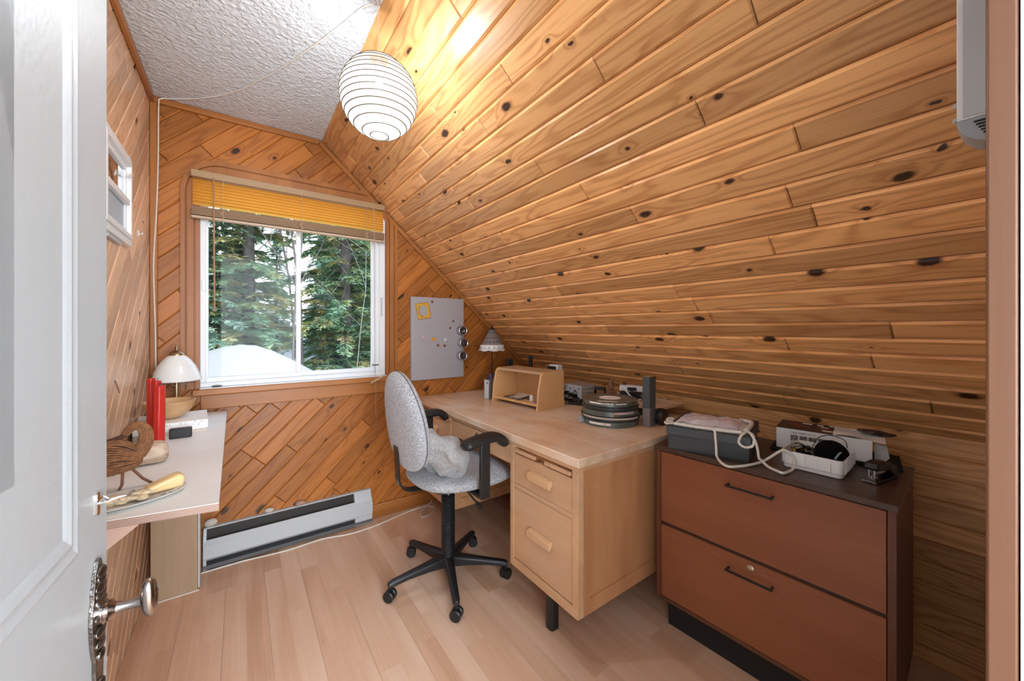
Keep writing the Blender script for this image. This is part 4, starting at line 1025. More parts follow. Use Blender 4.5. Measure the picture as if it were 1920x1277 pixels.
# ================================================================ things on the desk
def desk_hutch():
    r = thing('desktop_shelf', 'small honey wood desktop shelf unit with curved side panels', 'shelf unit', (1.332, 1.603, DZ), math.radians(5.5))
    # local: y along width (away), x depth
    side = [(0, 0), (.222, 0), (.222, .212), (.055, .212), (.040, .205), (.030, .190), (.012, .110), (.006, .05)]
    f = lambda a, b, h: V3(a, h, b)
    for y in (0, .396): MB().prism(side, y, y+.014, f).build('side_panel', M_birch, r, bev=.002)
    MB().box(.045, .221, .0145, .3955, .197, .211).build('top', wood('hutch_top', (.62, .42, .25), (.52, .32, .16), 'Y', ring=8), r, bev=.001)
    MB().box(.212, .221, .0145, .3955, .012, .196).build('back', M_birch, r)
    MB().box(.012, .211, .0145, .3955, .022, .034).build('shelf', M_birch, r)
    mb = MB()
    for x, z in ((.075, .198), (.185, .198), (.045, .028), (.195, .028)): mb.blob((x, -.002, z), (.004, .003, .004), n=6, amp=0)
    mb.build('dowel_caps', mk('dowel', (.66, .38, .17), .4), r)
    M = r.matrix_basis
    M = Matrix.Translation(r.location) @ Matrix.Rotation(math.radians(5.5), 4, 'Z')
    def place(mbn, name, mat, lab, cat, x, y, grp=None, **k):
        o = mbn.build(name, mat, **k); p = M @ V3(x, y, .0345); o.location = p; o.rotation_euler = (0, 0, math.radians(5.5)); return tag(o, lab, cat, grp)
    mb = MB(); mb.grid(6, 4, lambda u, v: V3((u-.5)*.10, (v-.5)*.09, .006+.012*u*u)); mb.grid(6, 4, lambda u, v: V3((u-.5)*.10, (v-.5)*.09, .004+.012*u*u))
    place(mb, 'paper_note', mk('note_paper', (.66, .52, .42), .7), 'curled beige paper lying inside the desktop shelf', 'paper', .09, .245)
    place(MB().box(-.05, .05, -.07, .07, 0, .004), 'dark_booklet', M_gbox, 'dark booklet under the beige paper in the desktop shelf', 'booklet', .085, .265)
    place(MB().lathe([(.011, 0), (.012, .002), (.012, .024), (.008, .027), (.008, .034), (0, .034)], n=18), 'white_jar', M_vinyl, 'small white jar inside the desktop shelf', 'jar', .075, .125)
    place(MB().lathe([(.012, 0), (.012, .085), (.008, .092), (.008, .112), (0, .112)], n=18), 'white_bottle', M_vinyl, 'tall white bottle beside the right panel of the desktop shelf', 'bottle', .09, .050)
    o = place(MB().lathe([(.0085, .112), (.0085, .128), (0, .128)], n=16), 'bottle_cap', mk('mauve_cap', (.28, .14, .18), .5), None, None, .09, .050)
    bt = [x for x in bpy.data.objects if x.name == 'white_bottle'][0]; o.parent = bt; o.location = (0, 0, 0); o.rotation_euler = (0, 0, 0)
    place(MB().lathe([(.008, 0), (.008, .008), (0, .009)], n=12), 'purple_cap', mk('purple_plastic', (.25, .12, .38), .4), 'tiny purple cap at the front of the desktop shelf', 'cap', .045, .060)
    mb = MB(); rnd = random.Random(5)
    for k in range(16): x, y = rnd.uniform(-.03, .03), rnd.uniform(-.05, .05); mb.tube([(x, y, .003), (x+rnd.uniform(-.02, .02), y+rnd.uniform(-.02, .02), .005)], .0012, 4)
    place(mb, 'paper_clips', M_lead, 'scattered small dark clips inside the desktop shelf', 'clips', .055, .20)
desk_hutch()
def pen_box():
    r = thing('pen_holder', 'silver box holding pens beside the desktop shelf', 'pen holder', (1.302, 2.085, DZ), math.radians(5))
    mb = MB(); mb.box(0, .11, -.028, -.025, 0, .128); mb.box(0, .11, .025, .028, 0, .128); mb.box(0, .003, -.025, .025, 0, .128); mb.box(.107, .11, -.025, .025, 0, .128); mb.box(.003, .107, -.025, .025, 0, .003); mb.build('box', M_spkm, r, bev=.001)
    MB().box(-.0012, -.0002, -.022, .022, .004, .124).build('front_label', mk('pale_label', (.62, .66, .68), .5), r)
    MB().prism([(.006*math.cos(t*PI/6), .105+.008*math.sin(t*PI/6)) for t in range(12)], -.0020, -.0013, lambda a, b, h: V3(h, a-.008, b)).build('emblem', M_pen[0], r)
    rnd = random.Random(14)
    for k in range(9):
        x, y = .012+k*.010, rnd.uniform(-.017, .017); h = rnd.uniform(.135, .165)
        q = thing('pen', ['dark pen in the silver pen holder', ][0], 'pen', (0, 0, 0), 0, 'pens in the silver holder')
        c, s = math.cos(math.radians(5)), math.sin(math.radians(5)); q.location = (1.302+x*c-y*s, 2.085+x*s+y*c, DZ+.0035)
        MB().tube([(0, 0, 0), (rnd.uniform(-.003, .003), rnd.uniform(-.003, .003), h)], .0038, 7).build('barrel', M_pen[k % 4], q)
        MB().tube([(.0, 0, h+.0005), (.0, 0, h+.006)], .0022, 6).build('tip', M_pen[2], q)
pen_box()
def tiffany():
    r = thing('stained_glass_lamp', 'small leaded glass lamp with scalloped shade in the corner', 'table lamp', (1.440, 2.235, DZ))
    N = 48; scal = lambda k: .006*abs(math.sin(k*PI/N*8*1.0))
    pr = [(.018, .455), (.030, .430), (.048, .395), (.064, .366), (.082, .342), (.095, .308)]
    def ringp(i, k):
        q, z = pr[i]; a = 2*PI*k/N
        if i == 5: z -= scal(k)
        return V3(q*math.cos(a), q*math.sin(a), z)
    mb = MB(); vs = [ringp(i, k) for i in range(6) for k in range(N)]; mb.add(vs, [(i*N+k, i*N+(k+1) % N, (i+1)*N+(k+1) % N, (i+1)*N+k) for i in range(4) for k in range(N)]); mb.build('shade', M_tgl, r)
    mb = MB(); mb.add(vs[4*N:], [(k, (k+1) % N, N+(k+1) % N, N+k) for k in range(N)])
    mb.build('scalloped_border', M_tglw, r)
    MB().lathe([(.0825, .346), (.0838, .341), (.0855, .336)], n=48).build('white_band', M_tglw, r)
    mb = MB()
    for i in (1, 2, 3, 4): mb.tube([ringp(i, k)*1.0 for k in range(N)], .0015, 5, closed=True)
    for k in range(0, N, 3): mb.tube([ringp(i, k) for i in range(6 if k % 6 == 0 else 5)], .0013, 5)
    mb.tube([ringp(5, k) for k in range(N)], .0016, 5, closed=True)
    for j in range(16):
        mb.tube([V3((.084+.009*math.sin(t*PI/6))*math.cos(2*PI*(j+t/6)/16), (.084+.009*math.sin(t*PI/6))*math.sin(2*PI*(j+t/6)/16), .335-.022*math.sin(t*PI/6)) for t in range(7)], .0012, 4)
    mb.build('leading', M_lead, r)
    MB().lathe([(.022, .452), (.014, .462), (.006, .468), (.005, .480), (0, .484)], n=16).build('finial', M_lead, r)
    MB().tube([(0, 0, .01), (0, 0, .46)], .004, 8).build('pole', M_lead, r)
    MB().lathe([(.055, 0), (.055, .005), (.02, .012), (0, .014)], n=24).build('base', M_lead, r)
tiffany()
def amp(x, y):
    r = thing('audio_unit_stack', 'silver electronic unit with black plugs beside the desktop shelf', 'electronics', (x, y, DZ), math.radians(-3))
    for k in range(4):
        MB().box(0, .13, 0, .165, .0245*k, .0245*k+.0215).build('unit_case', M_ampb, r, bev=.0015)
    MB().box(-.004, -.0005, .001, .164, .002, .096).build('face_plate', M_ampf, r)
    mb = MB()
    for yy, zz in ((.045, .030), (.085, .034), (.125, .040)): mb.box(-.026, -.004, yy-.008, yy+.008, zz-.011, zz+.011)
    for yy, zz in ((.02, .078), (.06, .062), (.10, .07), (.035, .052), (.025, .020), (.14, .08)): mb.lathe([(.004, 0), (.004, .004), (0, .004)], (-.004, yy, zz), 10, M=Matrix.Rotation(-PI/2, 3, 'Y'))
    mb.build('plugs', M_blk, r)
    mb = MB(); rnd = random.Random(4)
    for k in range(7):
        yy = rnd.uniform(.02, .15); mb.tube(smooth_path([(-.024, yy, rnd.uniform(.03, .085)), (-.045, yy+rnd.uniform(-.02, .02), rnd.uniform(.03, .09)), (-.05, yy+rnd.uniform(-.03, .03), .02), (-.04-rnd.random()*.03, yy+rnd.uniform(-.06, .06), .004), (-.03, yy+rnd.uniform(-.1, .02), .004)], 5), .0026, 6)
    mb.build('cables', M_cable, r)
amp(1.745, 1.665)
def reels():
    x, y = 1.482, 1.225
    specs = [(.137, .0, .026, M_reel, 'lowest grey green film can of the stack', .0), (.141, .0275, .022, M_reeld, 'second film can from the bottom with long paper strip', .004), (.133, .051, .024, M_reel, 'middle film can with a pink label strip', -.004), (.136, .0765, .0175, M_reeld, 'dark film can just below the top one', .005), (.131, .0955, .022, M_reel, 'top film can of the stack with round white paper label', -.003)]
    for i, (R, z, h, m, lab, off) in enumerate(specs):
        q = thing('film_can', lab, 'film can', (x+off, y+off*.6, DZ+z), 0, 'film cans stacked on the desk')
        MB().lathe([(R-.006, 0), (R-.002, .001), (R-.002, h*.45), (R, h*.5), (R, h-.002), (R-.003, h), (R-.012, h), (R-.016, h-.0012), (.062, h-.0012), (.058, h+.0006), (0, h+.0006)], n=72).build('can', m, q, angle=40)
        def strip(a0, a1, z0, z1, mt, nm='label_strip'):
            mb = MB(); mb.grid(24, 1, lambda u, v: V3((R+.0006)*math.cos(lerp(a0, a1, u)), (R+.0006)*math.sin(lerp(a0, a1, u)), lerp(z0, z1, v))); mb.build(nm, mt, q)
        def rtext(s_, ac, zc, size):
            vs, fs = text_mesh(s_, size); mb = MB(); mb.add([V3((R+.0012)*math.cos(ac+v.x/R), (R+.0012)*math.sin(ac+v.x/R), zc+v.y) for v in vs], fs); mb.build('lettering', M_ink, q)
        ac = math.atan2(-y, -x)
        if i == 4:
            strip(ac-.78, ac+.12, h*.52, h-.003, M_label); rtext('TRIB622 000', ac-.12, h*.73, .0105); strip(ac+.22, ac+.62, h*.55, h-.004, M_cream)
            mb = MB(); mb.prism([(.052*math.cos(t*PI/24), .052*math.sin(t*PI/24)) for t in range(48)], h+.0007, h+.0012, XY); mb.build('round_label', M_label, q)
            for row in range(3):
                vs, fs = text_mesh(['FILM 16', 'SON OPTIQUE', 'COPIE 2'][row] if False else '- - - - - -', .009); Rr = Matrix.Rotation(ac+PI/2, 3, 'Z')
                mb = MB(); mb.add([Rr @ V3(v.x, v.y+(row-1)*.014, 0)+V3(0, 0, h+.0016) for v in vs], fs); mb.build('lettering', mk('faded_ink', (.35, .33, .33), .7) if 'faded_ink' not in bpy.data.materials else bpy.data.materials['faded_ink'], q)
            Rr = Matrix.Rotation(ac+PI/2, 3, 'Z'); mb = MB(); mb.box(-.055, .035, -.100, -.086, h-.0010, h-.0004, M=Rr.to_4x4()); mb.build('tape_strip', M_label, q)
        if i == 2: strip(ac+.15, ac+.95, h*.5, h-.002, mk('pinkish_label', (.52, .40, .37), .7)); mb = MB(); mb.box(-.001, .001, -.003, .003, 0, .018, M=Matrix.Translation(((R+.002)*math.cos(ac+.12), (R+.002)*math.sin(ac+.12), .002)) @ Matrix.Rotation(ac+.12, 4, 'Z')); mb.build('tape_tag', M_yslat, q)
        if i == 1: strip(ac-1.1, ac+1.1, h*.5, h-.003, M_cream); rtext('- i - - n - o - . - - -e- o- -T-. - ~ - - - -', ac, h*.72, .0075)
        if i == 0: strip(ac-.75, ac+.02, h*.45, h-.004, M_label); rtext('- - G II', ac-.2, h*.65, .008)
    mb = MB(); mb.blob((1.350, 1.295, DZ+.016), (.020, .014, .016), seed=3, amp=.35, n=8); tag(mb.build('crumpled_cloth', M_pillow), 'small crumpled grey cloth beside the film cans', 'cloth')
reels()
def speaker():
    r = thing('desk_speaker', 'tall slim dark grey speaker standing behind the film cans', 'speaker', (1.537, 1.040, DZ), math.radians(8))
    sh = lambda z: -.018+z*.0
    MB().prism([(0, -.0), (.062, 0), (.062, .036), (0, .036)], .086, .232, lambda a, b, h: V3(a+.006*(h-.086), b+.10*(h-.0)*.0+.0, h)).build('cabinet', M_spk, r, bev=.002)
    MB().prism([(0, -.0), (.062, 0), (.062, .036), (0, .036)], .0, .0855, lambda a, b, h: V3(a, b, h)).build('lower_body', M_spkm, r, bev=.002)
    MB().box(.001, .061, .001, .035, .2322, .2345).build('top_plate', M_chrome, r)
    MB().lathe([(0, -.02), (.036, -.02), (.039, -.012), (.039, .012), (.036, .02), (0, .02)], (.092, -.012, .0395), 32, M=Matrix.Rotation(PI/2, 3, 'X')).build('round_base', M_blk, r)
speaker()
# riser board at the back of the desk, and the things on it
ZR = .80
def riser():
    r = thing('desk_riser', 'wooden riser board behind the film cans and slim speaker', 'riser', (0, 0, 0))
    MB().box(1.69, 1.955, 1.105, 1.52, ZR-.014, ZR).build('board', M_oak, r, bev=.002)
    for y in (1.112, 1.49): MB().box(1.70, 1.735, y, y+.018, DZ+.0005, ZR-.0145).build('support', M_dark, r)
    MB().box(1.72, 1.735, 1.131, 1.489, DZ+.0005, ZR-.0145).build('support_rail', M_dark, r)
riser()
def old_camera():
    r = thing('film_camera', 'silver and black film camera with pale lens cord behind film cans', 'camera', (1.80, 1.335, ZR), math.radians(30))
    MB().box(-.014, .018, -.062, .062, 0, .046).build('body', M_blk, r, bev=.004)
    MB().box(-.016, .020, -.064, .064, .0465, .078).build('top_cover', M_ampf, r, bev=.003)
    MB().box(-.018, -.0165, -.030, .020, .052, .070).build('viewfinder', M_dark, r)
    MB().lathe([(.026, 0), (.026, .02), (.022, .022), (.022, .034), (.016, .034), (.014, .028), (0, .028)], (-.015, 0, .026), 28, M=Matrix.Rotation(-PI/2, 3, 'Y')).build('lens', M_blkm, r)
    mb = MB(); mb.lathe([(.008, 0), (.008, .007), (0, .007)], (0, -.040, .0785), 14); mb.lathe([(.010, 0), (.010, .005), (0, .005)], (0, .036, .0785), 14); mb.build('dials', M_chrome, r)
    MB().tube(smooth_path([(-.018, .05, .05), (-.04, .03, .056), (-.055, .0, .03), (-.05, -.03, .006), (-.03, -.055, .01)], 5), .004, 7).build('strap', M_rope, r)
old_camera()
r = thing('glass_jar', 'clear glass jar with dark lid left of the stone figure', 'jar', (1.80, 1.565, DZ))
MB().lathe([(.034, 0), (.036, .004), (.036, .085), (.034, .085), (.0335, .006), (0, .005)], n=32).build('glass', M_clear, r, angle=50)
MB().lathe([(.037, .0855), (.037, .097), (0, .098)], n=32).build('lid', M_gbox, r)
MB().blob((0, 0, .024), (.024, .024, .016), seed=2, amp=.3, n=8).build('contents', M_canvas, r)
mb = MB(); mb.blob((0, 0, .022), (.028, .022, .022), seed=6, amp=.3, n=10, flat=-.021); mb.blob((0, .002, .060), (.016, .014, .028), seed=8, amp=.35, n=8); mb.blob((0.002, 0, .092), (.009, .009, .011), seed=9, amp=.3, n=7)
tag(mb.build('stone_figure', M_rock, loc=(1.775, 1.455, ZR)), 'small brown rough figure between the jar and the camera', 'figurine')
mb = MB(); rnd = random.Random(31)
for k in range(70):
    a = rnd.uniform(0, 6.3); q = rnd.uniform(0, .035); z = rnd.uniform(.003, .058); mb.blob((q*math.cos(a), q*math.sin(a), z), (rnd.uniform(.004, .010), rnd.uniform(.004, .010), rnd.uniform(.002, .006)), seed=k, n=4, m=rnd.choice([0, 1, 2]))
tag(mb.build('dried_bouquet', [M_leaf, M_leafo, M_cream], loc=(1.79, 1.225, ZR)), 'little bunch of dried green and orange flowers beside the camera', 'dried flowers')
tag(MB().box(-.05, .05, -.04, .04, 0, .003).build('white_card', M_vinyl, loc=(1.655, 1.205, DZ+.001)), 'white card lying on the desk behind the film cans', 'card')
tag(MB().box(-.022, .022, -.017, .017, 0, .242).build('black_speaker', M_blk, bev=.003, loc=(1.566, 2.20, DZ)), 'black rectangular box standing behind the desktop shelf, left', 'speaker')
tag(MB().lathe([(.018, 0), (.018, .14), (.014, .19), (.014, .25), (.016, .255), (.014, .272), (0, .275)], n=18).build('black_bottle', M_blk, loc=(1.625, 2.03, DZ)), 'dark bottle standing behind the desktop shelf by the slope', 'bottle')
r = thing('metal_gadget', 'metal box with clips standing behind the desktop shelf, right', 'electronics', (1.635, 1.865, DZ), math.radians(8))
MB().box(0, .05, -.085, .0, 0, .225).build('case', M_ampf, r, bev=.004)
MB().tube([(-.002, .0, .17), (-.002, .016, .20), (-.002, .008, .222), (-.002, -.02, .222)], .004, 7).build('bail', M_chrome, r)
mb = MB(); rnd = random.Random(3)
for k in range(10): y = -.07+k*.007; mb.box(-.004, 0, y, y+.004, .18+rnd.random()*.02, .215)
mb.build('switches', M_lead, r)
mb = MB(); rnd = random.Random(77)
for k in range(9):
    x, y = 1.70+rnd.uniform(-.03, .03), 1.66+rnd.uniform(-.05, .05)
    mb.tube(smooth_path([(x, y, DZ+.004), (x+rnd.uniform(-.06, .04), y+rnd.uniform(-.05, .05), DZ+.006+rnd.random()*.02), (x+rnd.uniform(-.08, .04), y+rnd.uniform(-.07, .03), DZ+.004), (x+rnd.uniform(-.02, .06), y-.05-rnd.random()*.1, DZ+.004)], 6), .0027, 6)
tag(mb.build('cable_tangle', M_cable), 'tangle of black cables on the desk beside the shelf unit', 'cables', kind='stuff')

# ================================================================ filing cabinet
CA = math.radians(3.4)
def cabinet():
    r = thing('filing_cabinet', 'wide dark reddish wood two drawer filing cabinet right of the desk', 'cabinet', (1.374, .898, 0), CA)
    # local: x depth (into wall), y negative toward camera
    Wd = .687; D = .43; z0, z1 = .115, .711
    MB().box(-.006, D+.006, -Wd-.004, .004, z1+.0005, .7305).build('top', M_walnut, r, bev=.0015)
    mb = MB(); mb.box(.0, D, -.018, 0, z0, z1); mb.box(.0, D, -Wd, -Wd+.018, z0, z1); mb.box(.02, D, -Wd+.018, -.018, z0, z0+.018); mb.box(.02, D, -Wd+.018, -.018, z1-.012, z1); mb.box(D-.012, D, -Wd+.018, -.018, z0+.018, z1-.012)
    mb.box(.0, .02, -Wd+.018, -.018, z0, z0+.012)
    mb.build('carcass', M_cabside, r, bev=.001)
    MB().box(.012, .02, -Wd+.018, -.018, .412, .424).build('divider', M_walnut, r)
    for a, b, hz in ((.4275, z1-.004, .655), (z0+.014, .4145, .362)):
        d = MB().box(.0015, .019, -Wd+.020, -.020, a, b).build('drawer', M_cab, r, bev=.001)
        mb = MB(); y0, y1 = -.272, -.405
        mb.tube([(.0015, y0, hz), (-.020, y0, hz)], .004, 8); mb.tube([(.0015, y1, hz), (-.020, y1, hz)], .004, 8); mb.tube([(-.021, y0+.004, hz), (-.021, y1-.004, hz)], .0042, 8); mb.build('handle', M_blkm, d)
    MB().lathe([(.011, 0), (.011, .002), (.009, .003), (.004, .003), (0, .0035)], (.0012, -.340, .392), 20, M=Matrix.Rotation(-PI/2, 3, 'Y')).build('lock', mk('lock_steel', (.55, .50, .42), .3, metal=1), r)
    MB().box(.04, D-.02, -Wd+.03, -.03, .0005, z0-.0005).build('plinth', M_dark, r)
cabinet()
ZT = .7308
def cl(x, y, z=0): # cabinet-local to world
    return V3(1.374+x*math.cos(CA)-y*math.sin(CA), .898+x*math.sin(CA)+y*math.cos(CA), ZT+z)
def shoebox():
    a = math.atan2(-(1.438-1.358), -(.576-.843))
    r = thing('shoe_box', 'charcoal cardboard shoe box with lid under the canvas bag', 'box', (1.358+.006, .845, ZT), math.radians(16.7))
    MB().box(.003, .300, -.275, -.003, 0, .078).build('box', M_gbox, r, bev=.001)
    MB().box(-.003, .306, -.281, .003, .0575, .0875).build('lid', mk('charcoal_lid', (.062, .072, .078), .5), r, bev=.001)
    vs, fs = text_mesh('OSIRIS' if False else 'nnnnn', .007); mb = MB(); mb.add([V3(.15+v.x, -.2816, .072+v.y) for v in vs], fs); mb.build('lettering', mk('faint_print', (.14, .13, .13), .5), r)
shoebox()
SA2 = math.radians(16.7)
def sb(x, y, z):
    return V3(1.364+x*math.cos(SA2)-y*math.sin(SA2), .845+x*math.sin(SA2)+y*math.cos(SA2), ZT+z)
def bag():
    r = thing('canvas_bag', 'flat folded white bag with shiny printed front on shoe box', 'bag', (0, 0, 0))
    def fn(u, v, k):
        x = lerp(.022, .225, u); y = lerp(-.255, -.012, v); z = .0885+k*.022*(1-abs(2*u-1)**4)*(1-abs(2*v-1)**6)+.004*math.sin(9*u+5*v)*k*math.sin(PI*u)*math.sin(PI*v)
        x += .006*math.sin(v*7); return sb(x, y, z)
    mb = MB(); mb.grid(14, 20, lambda u, v: fn(u, v, 1)); mb.grid(14, 20, lambda u, v: fn(u, v, .06)); mb.build('canvas', M_canvas, r, angle=80)
    def gn(u, v):
        x = lerp(.035, .215, u); y = lerp(-.235, -.03, v); z = .0885+.0235*(1-abs(2*((x-.022)/.203)-1)**4)*(1-abs(2*((y+.255)/.243)-1)**6)+.0022*math.sin(17*u+9*v)+.003+.0025*math.sin(23*v-6*u)
        return sb(x+.006*math.sin((y+.255)/.243*7), y, z)
    m, nt, ns, ln, b = newmat('shiny_bag_print'); tc_ = nd(ns, 'ShaderNodeTexCoord'); nz = nd(ns, 'ShaderNodeTexNoise'); nz.inputs['Scale'].default_value = 14; nz.inputs['Detail'].default_value = 3
    ln.new(tc_.outputs['Object'], nz.inputs[0]); rp = ramp(ns, [(.35, (.86, .84, .86)), (.50, (.66, .64, .74)), (.60, (.78, .68, .68)), (.72, (.75, .26, .20))]); ln.new(nz.outputs[0], rp.inputs[0]); ln.new(rp.outputs[0], b.inputs['Base Color']); b.inputs['Roughness'].default_value = .22
    mb = MB(); mb.grid(12, 16, gn); mb.build('printed_panel', m, r, angle=80)
    mb = MB(); mb.tube(smooth_path([sb(.02, -.02, .095), sb(.012, -.10, .096), sb(.014, -.18, .096), sb(.020, -.25, .097)], 6), .006, 8); mb.build('rolled_hem', M_canvas, r)
    mb = MB(); mb.tube(smooth_path([sb(.06, -.262, .10), sb(.14, -.268, .102), (sb(.20, -.262, .100)), sb(.225, -.22, .098)], 6), .008, 8); mb.build('rolled_hem', M_canvas, r)
    # ropes
    R = .0043
    p1 = [sb(.012, -.130, .098), V3(1.3962, 0.6807, 0.8324), V3(1.3979, 0.6749, 0.8044), V3(1.3987, 0.6724, 0.7662), V3(1.3992, 0.6708, 0.7395), V3(1.36, 0.642, 0.7375), V3(1.335, 0.616, 0.7375), V3(1.331, 0.596, 0.7375), V3(1.359, 0.58, 0.7375), V3(1.395, 0.566, 0.7375), V3(1.46, 0.553, 0.7375), V3(1.465, 0.527, 0.76), V3(1.478, 0.509, 0.779), V3(1.49, 0.493, 0.79), V3(1.493, 0.473, 0.78), V3(1.492, 0.463, 0.759), V3(1.485, 0.466, 0.735), V3(1.414, 0.468, 0.7375), V3(1.416, 0.488, 0.7375), V3(1.436, 0.521, 0.7375), V3(1.456, 0.547, 0.746), V3(1.448, 0.553, 0.757), V3(1.444, 0.556, 0.788), V3(1.442, 0.562, 0.811), V3(1.444, 0.576, 0.833), sb(.025, -.272, .100), sb(.032, -.255, .106)]
    mb = MB(); mb.tube(smooth_path(p1, 7), R, 8); mb.build('rope_handle', M_rope, r)
    p2 = [sb(.040, -.262, .103), sb(.020, -.285, .094), sb(.002, -.289, .078), sb(-.010, -.284, .062), sb(-.012, -.262, .056), sb(-.008, -.245, .068), sb(.000, -.250, .090), sb(.015, -.262, .100)]
    mb = MB(); mb.tube(smooth_path(p2, 6), R, 8); mb.build('rope_loop', M_rope, r)
    mb = MB(); mb.tube(smooth_path([sb(.03, -.012, .10), sb(.018, .004, .104), sb(.05, .008, .106), sb(.06, -.01, .104)], 5), R, 8); mb.tube(smooth_path([sb(.012, -.02, .098), sb(-.002, .002, .097), sb(.015, .010, .098), sb(.03, -.002, .099)], 5), R, 8); mb.build('rope_loop', M_rope, r)
bag()
def basket():
    r = thing('plastic_basket', 'white ribbed plastic tray holding cables on the cabinet', 'basket', (1.505, .341, ZT), math.radians(3))
    L, D, H = .165, .185, .058  # local y up to L away, x depth
    mb = MB()
    out = rrect(0, D, 0, L, .014); n = len(out)
    def off(p, s): cx, cy = D/2, L/2; return (cx+(p[0]-cx)*s, cy+(p[1]-cy)*s)
    lev = [(.90, 0), (.94, .003), (.94, .014), (.985, .016), (1.0, H), (.965, H), (.95, .018), (.90, .006)]
    vs = []
    for s, z in lev: vs += [V3(*off(p, s), z) for p in out]
    mb.add(vs, [(i*n+k, i*n+(k+1) % n, (i+1)*n+(k+1) % n, (i+1)*n+k) for i in range(len(lev)-1) for k in range(n)]+[tuple(range(n))[::-1], tuple((len(lev)-1)*n+k for k in range(n))])
    for k in range(1, 5): y = L*k/5; mb.box(-.0012, .002, y-.001, y+.001, .016, H-.001)
    for k in range(1, 9): x = D*k/9; mb.box(x-.001, x+.001, -.0012, .002, .016, H-.001)
    mb.build('tray', M_basket, r, angle=40)
    def tl(x, y, z): a = math.radians(3); return V3(1.505+x*math.cos(a)-y*math.sin(a), .341+x*math.sin(a)+y*math.cos(a), ZT+z)
    tag(MB().blob(tl(.105, .050, .050), (.052, .045, .043), amp=.03, n=16, seed=3).build('black_foam_ball', M_fur), 'black fuzzy round ball resting in the white plastic tray', 'ball')
    rnd = random.Random(19); mb = MB()
    for k in range(12):
        p = [tl(rnd.uniform(.03, .11), rnd.uniform(.07, .15), rnd.uniform(.03, .07)) for _ in range(5)]; mb.tube(smooth_path(p, 5), .0016, 5)
    mb.tube(smooth_path([tl(.09, .10, .055), tl(.10, .085, .095), tl(.11, .055, .110), tl(.12, .02, .10), tl(.12, .012, .075)], 7), .0014, 6)
    tag(mb.build('thin_cables', M_cable), 'thin black cables coiled in the white plastic tray', 'cables', kind='stuff')
    for k in range(4):
        q = thing('yellow_plug', ['leftmost yellow connector plug in the white plastic tray', 'second yellow connector plug from the left in the tray', 'third yellow connector plug from the left in the tray', 'yellow connector plug nearest the black ball in the tray'][k], 'plug', tl(.035+k*.018, .135-k*.014, .056+.003*(k % 2)), rnd.uniform(-1, 1), 'yellow plugs in the tray')
        MB().tube([(0, 0, 0), (.022, 0, 0)], .0042, 8).build('body', M_yel, q); MB().tube([(.0225, 0, 0), (.030, 0, 0)], .0025, 8).build('tip', M_chrome, q)
    a, b, c, d = tl(.01, .150, .055), tl(.09, .160, .055), tl(.12, .150, .098), tl(.04, .135, .098)
    mb = MB(); nn = (b-a).cross(d-a).normalized()*.0012; mb.add([a, b, c, d, a+nn, b+nn, c+nn, d+nn], [(0, 1, 2, 3), (4, 5, 6, 7), (0, 1, 5, 4), (1, 2, 6, 5), (2, 3, 7, 6), (3, 0, 4, 7)]); tag(mb.build('card_flap', mk('grey_card', (.34, .30, .27), .7)), 'grey cardboard strip leaning out of the white tray', 'card')
    tag(MB().tube(smooth_path([tl(.05, .030, .050), tl(.07, .022, .066), tl(.10, .018, .066)], 4), .003, 6).build('blue_tie', mk('pale_blue_plastic', (.28, .40, .46), .4)), 'pale blue plastic strip at the tray front', 'tie')
basket()
def openbox():
    r = thing('open_carton', 'torn white carton with dark photo printed top behind the tray', 'box', (1.690, .585, ZT), math.radians(11))
    # local -y toward camera-right
    L = .27; D = .155; H = .088
    mb = MB(); mb.box(0, .002, -L, 0, 0.012, H); mb.box(D-.002, D, -L, 0, 0.012, H); mb.box(0, D, -.002, 0, .012, H); mb.box(0, D, -L, 0, .012, .014)
    mb.build('carton', M_box, r)
    MB().box(0, D, -L*.62, 0, H+.0002, H+.0018).build('printed_top', M_print, r)
    MB().grid(8, 6, lambda u, v: V3(lerp(0, D, v), lerp(-L*.62, -L*1.12, u), H+.001+.006*math.sin(u*5+v*3)+.004*math.sin(v*9))).build('torn_flap', M_box, r)
    mb = MB()
    for (x, y, w, h) in ((.09, -.06, .04, .03), (.05, -.10, .035, .05), (.06, -.16, .03, .03)): mb.box(x, x+w, y, y+h, H+.0019, H+.0022)
    mb.build('rust_print', M_redp, r)
    mb = MB()
    for (x, y, w, h) in ((.12, -.10, .02, .03), (.12, -.135, .02, .02), (.13, -.175, .018, .025), (.09, -.15, .016, .022), (.12, -.21, .02, .02), (.03, -.165, .02, .03)): mb.box(x, x+w, y, y+h, H+.0019, H+.0022)
    mb.build('white_print', M_label, r)
    mb = MB()
    for k in range(5): mb.box(-.0008, -.0002, -.045-k*.027-.023, -.045-k*.027, .046, .067)
    mb.build('photo_strip', M_photo, r)
    vs, fs = text_mesh('BAD HABBY RETCO', .0085); mb = MB(); mb.add([V3(-.0006, -(v.x)-.085, .076+v.y) for v in vs], fs); mb.build('lettering', M_ink, r)
    MB().prism([(-.005, .018), (-.005, .078), (-.035, .074), (-.042, .035), (-.03, .018)], .015, .017, lambda a, b, h: V3(h, -L+a, b)).build('end_flap', mk('carton_inside', (.55, .53, .51), .8), r)
    mb = MB(); mb.blob((.10, -L*1.05, H+.008), (.03, .04, .008), seed=3, amp=.4, n=8); mb.build('crumpled_paper', M_print, r)
openbox()
tag(MB().box(0, .19, -.36, 0, 0, .010).build('black_tray', M_knit, bev=.002, loc=(1.675, .60, ZT)), 'flat black woven mat under the torn carton', 'mat')
for o in bpy.data.objects:
    if o.name == 'black_tray': o.rotation_euler = (0, 0, math.radians(11)); 
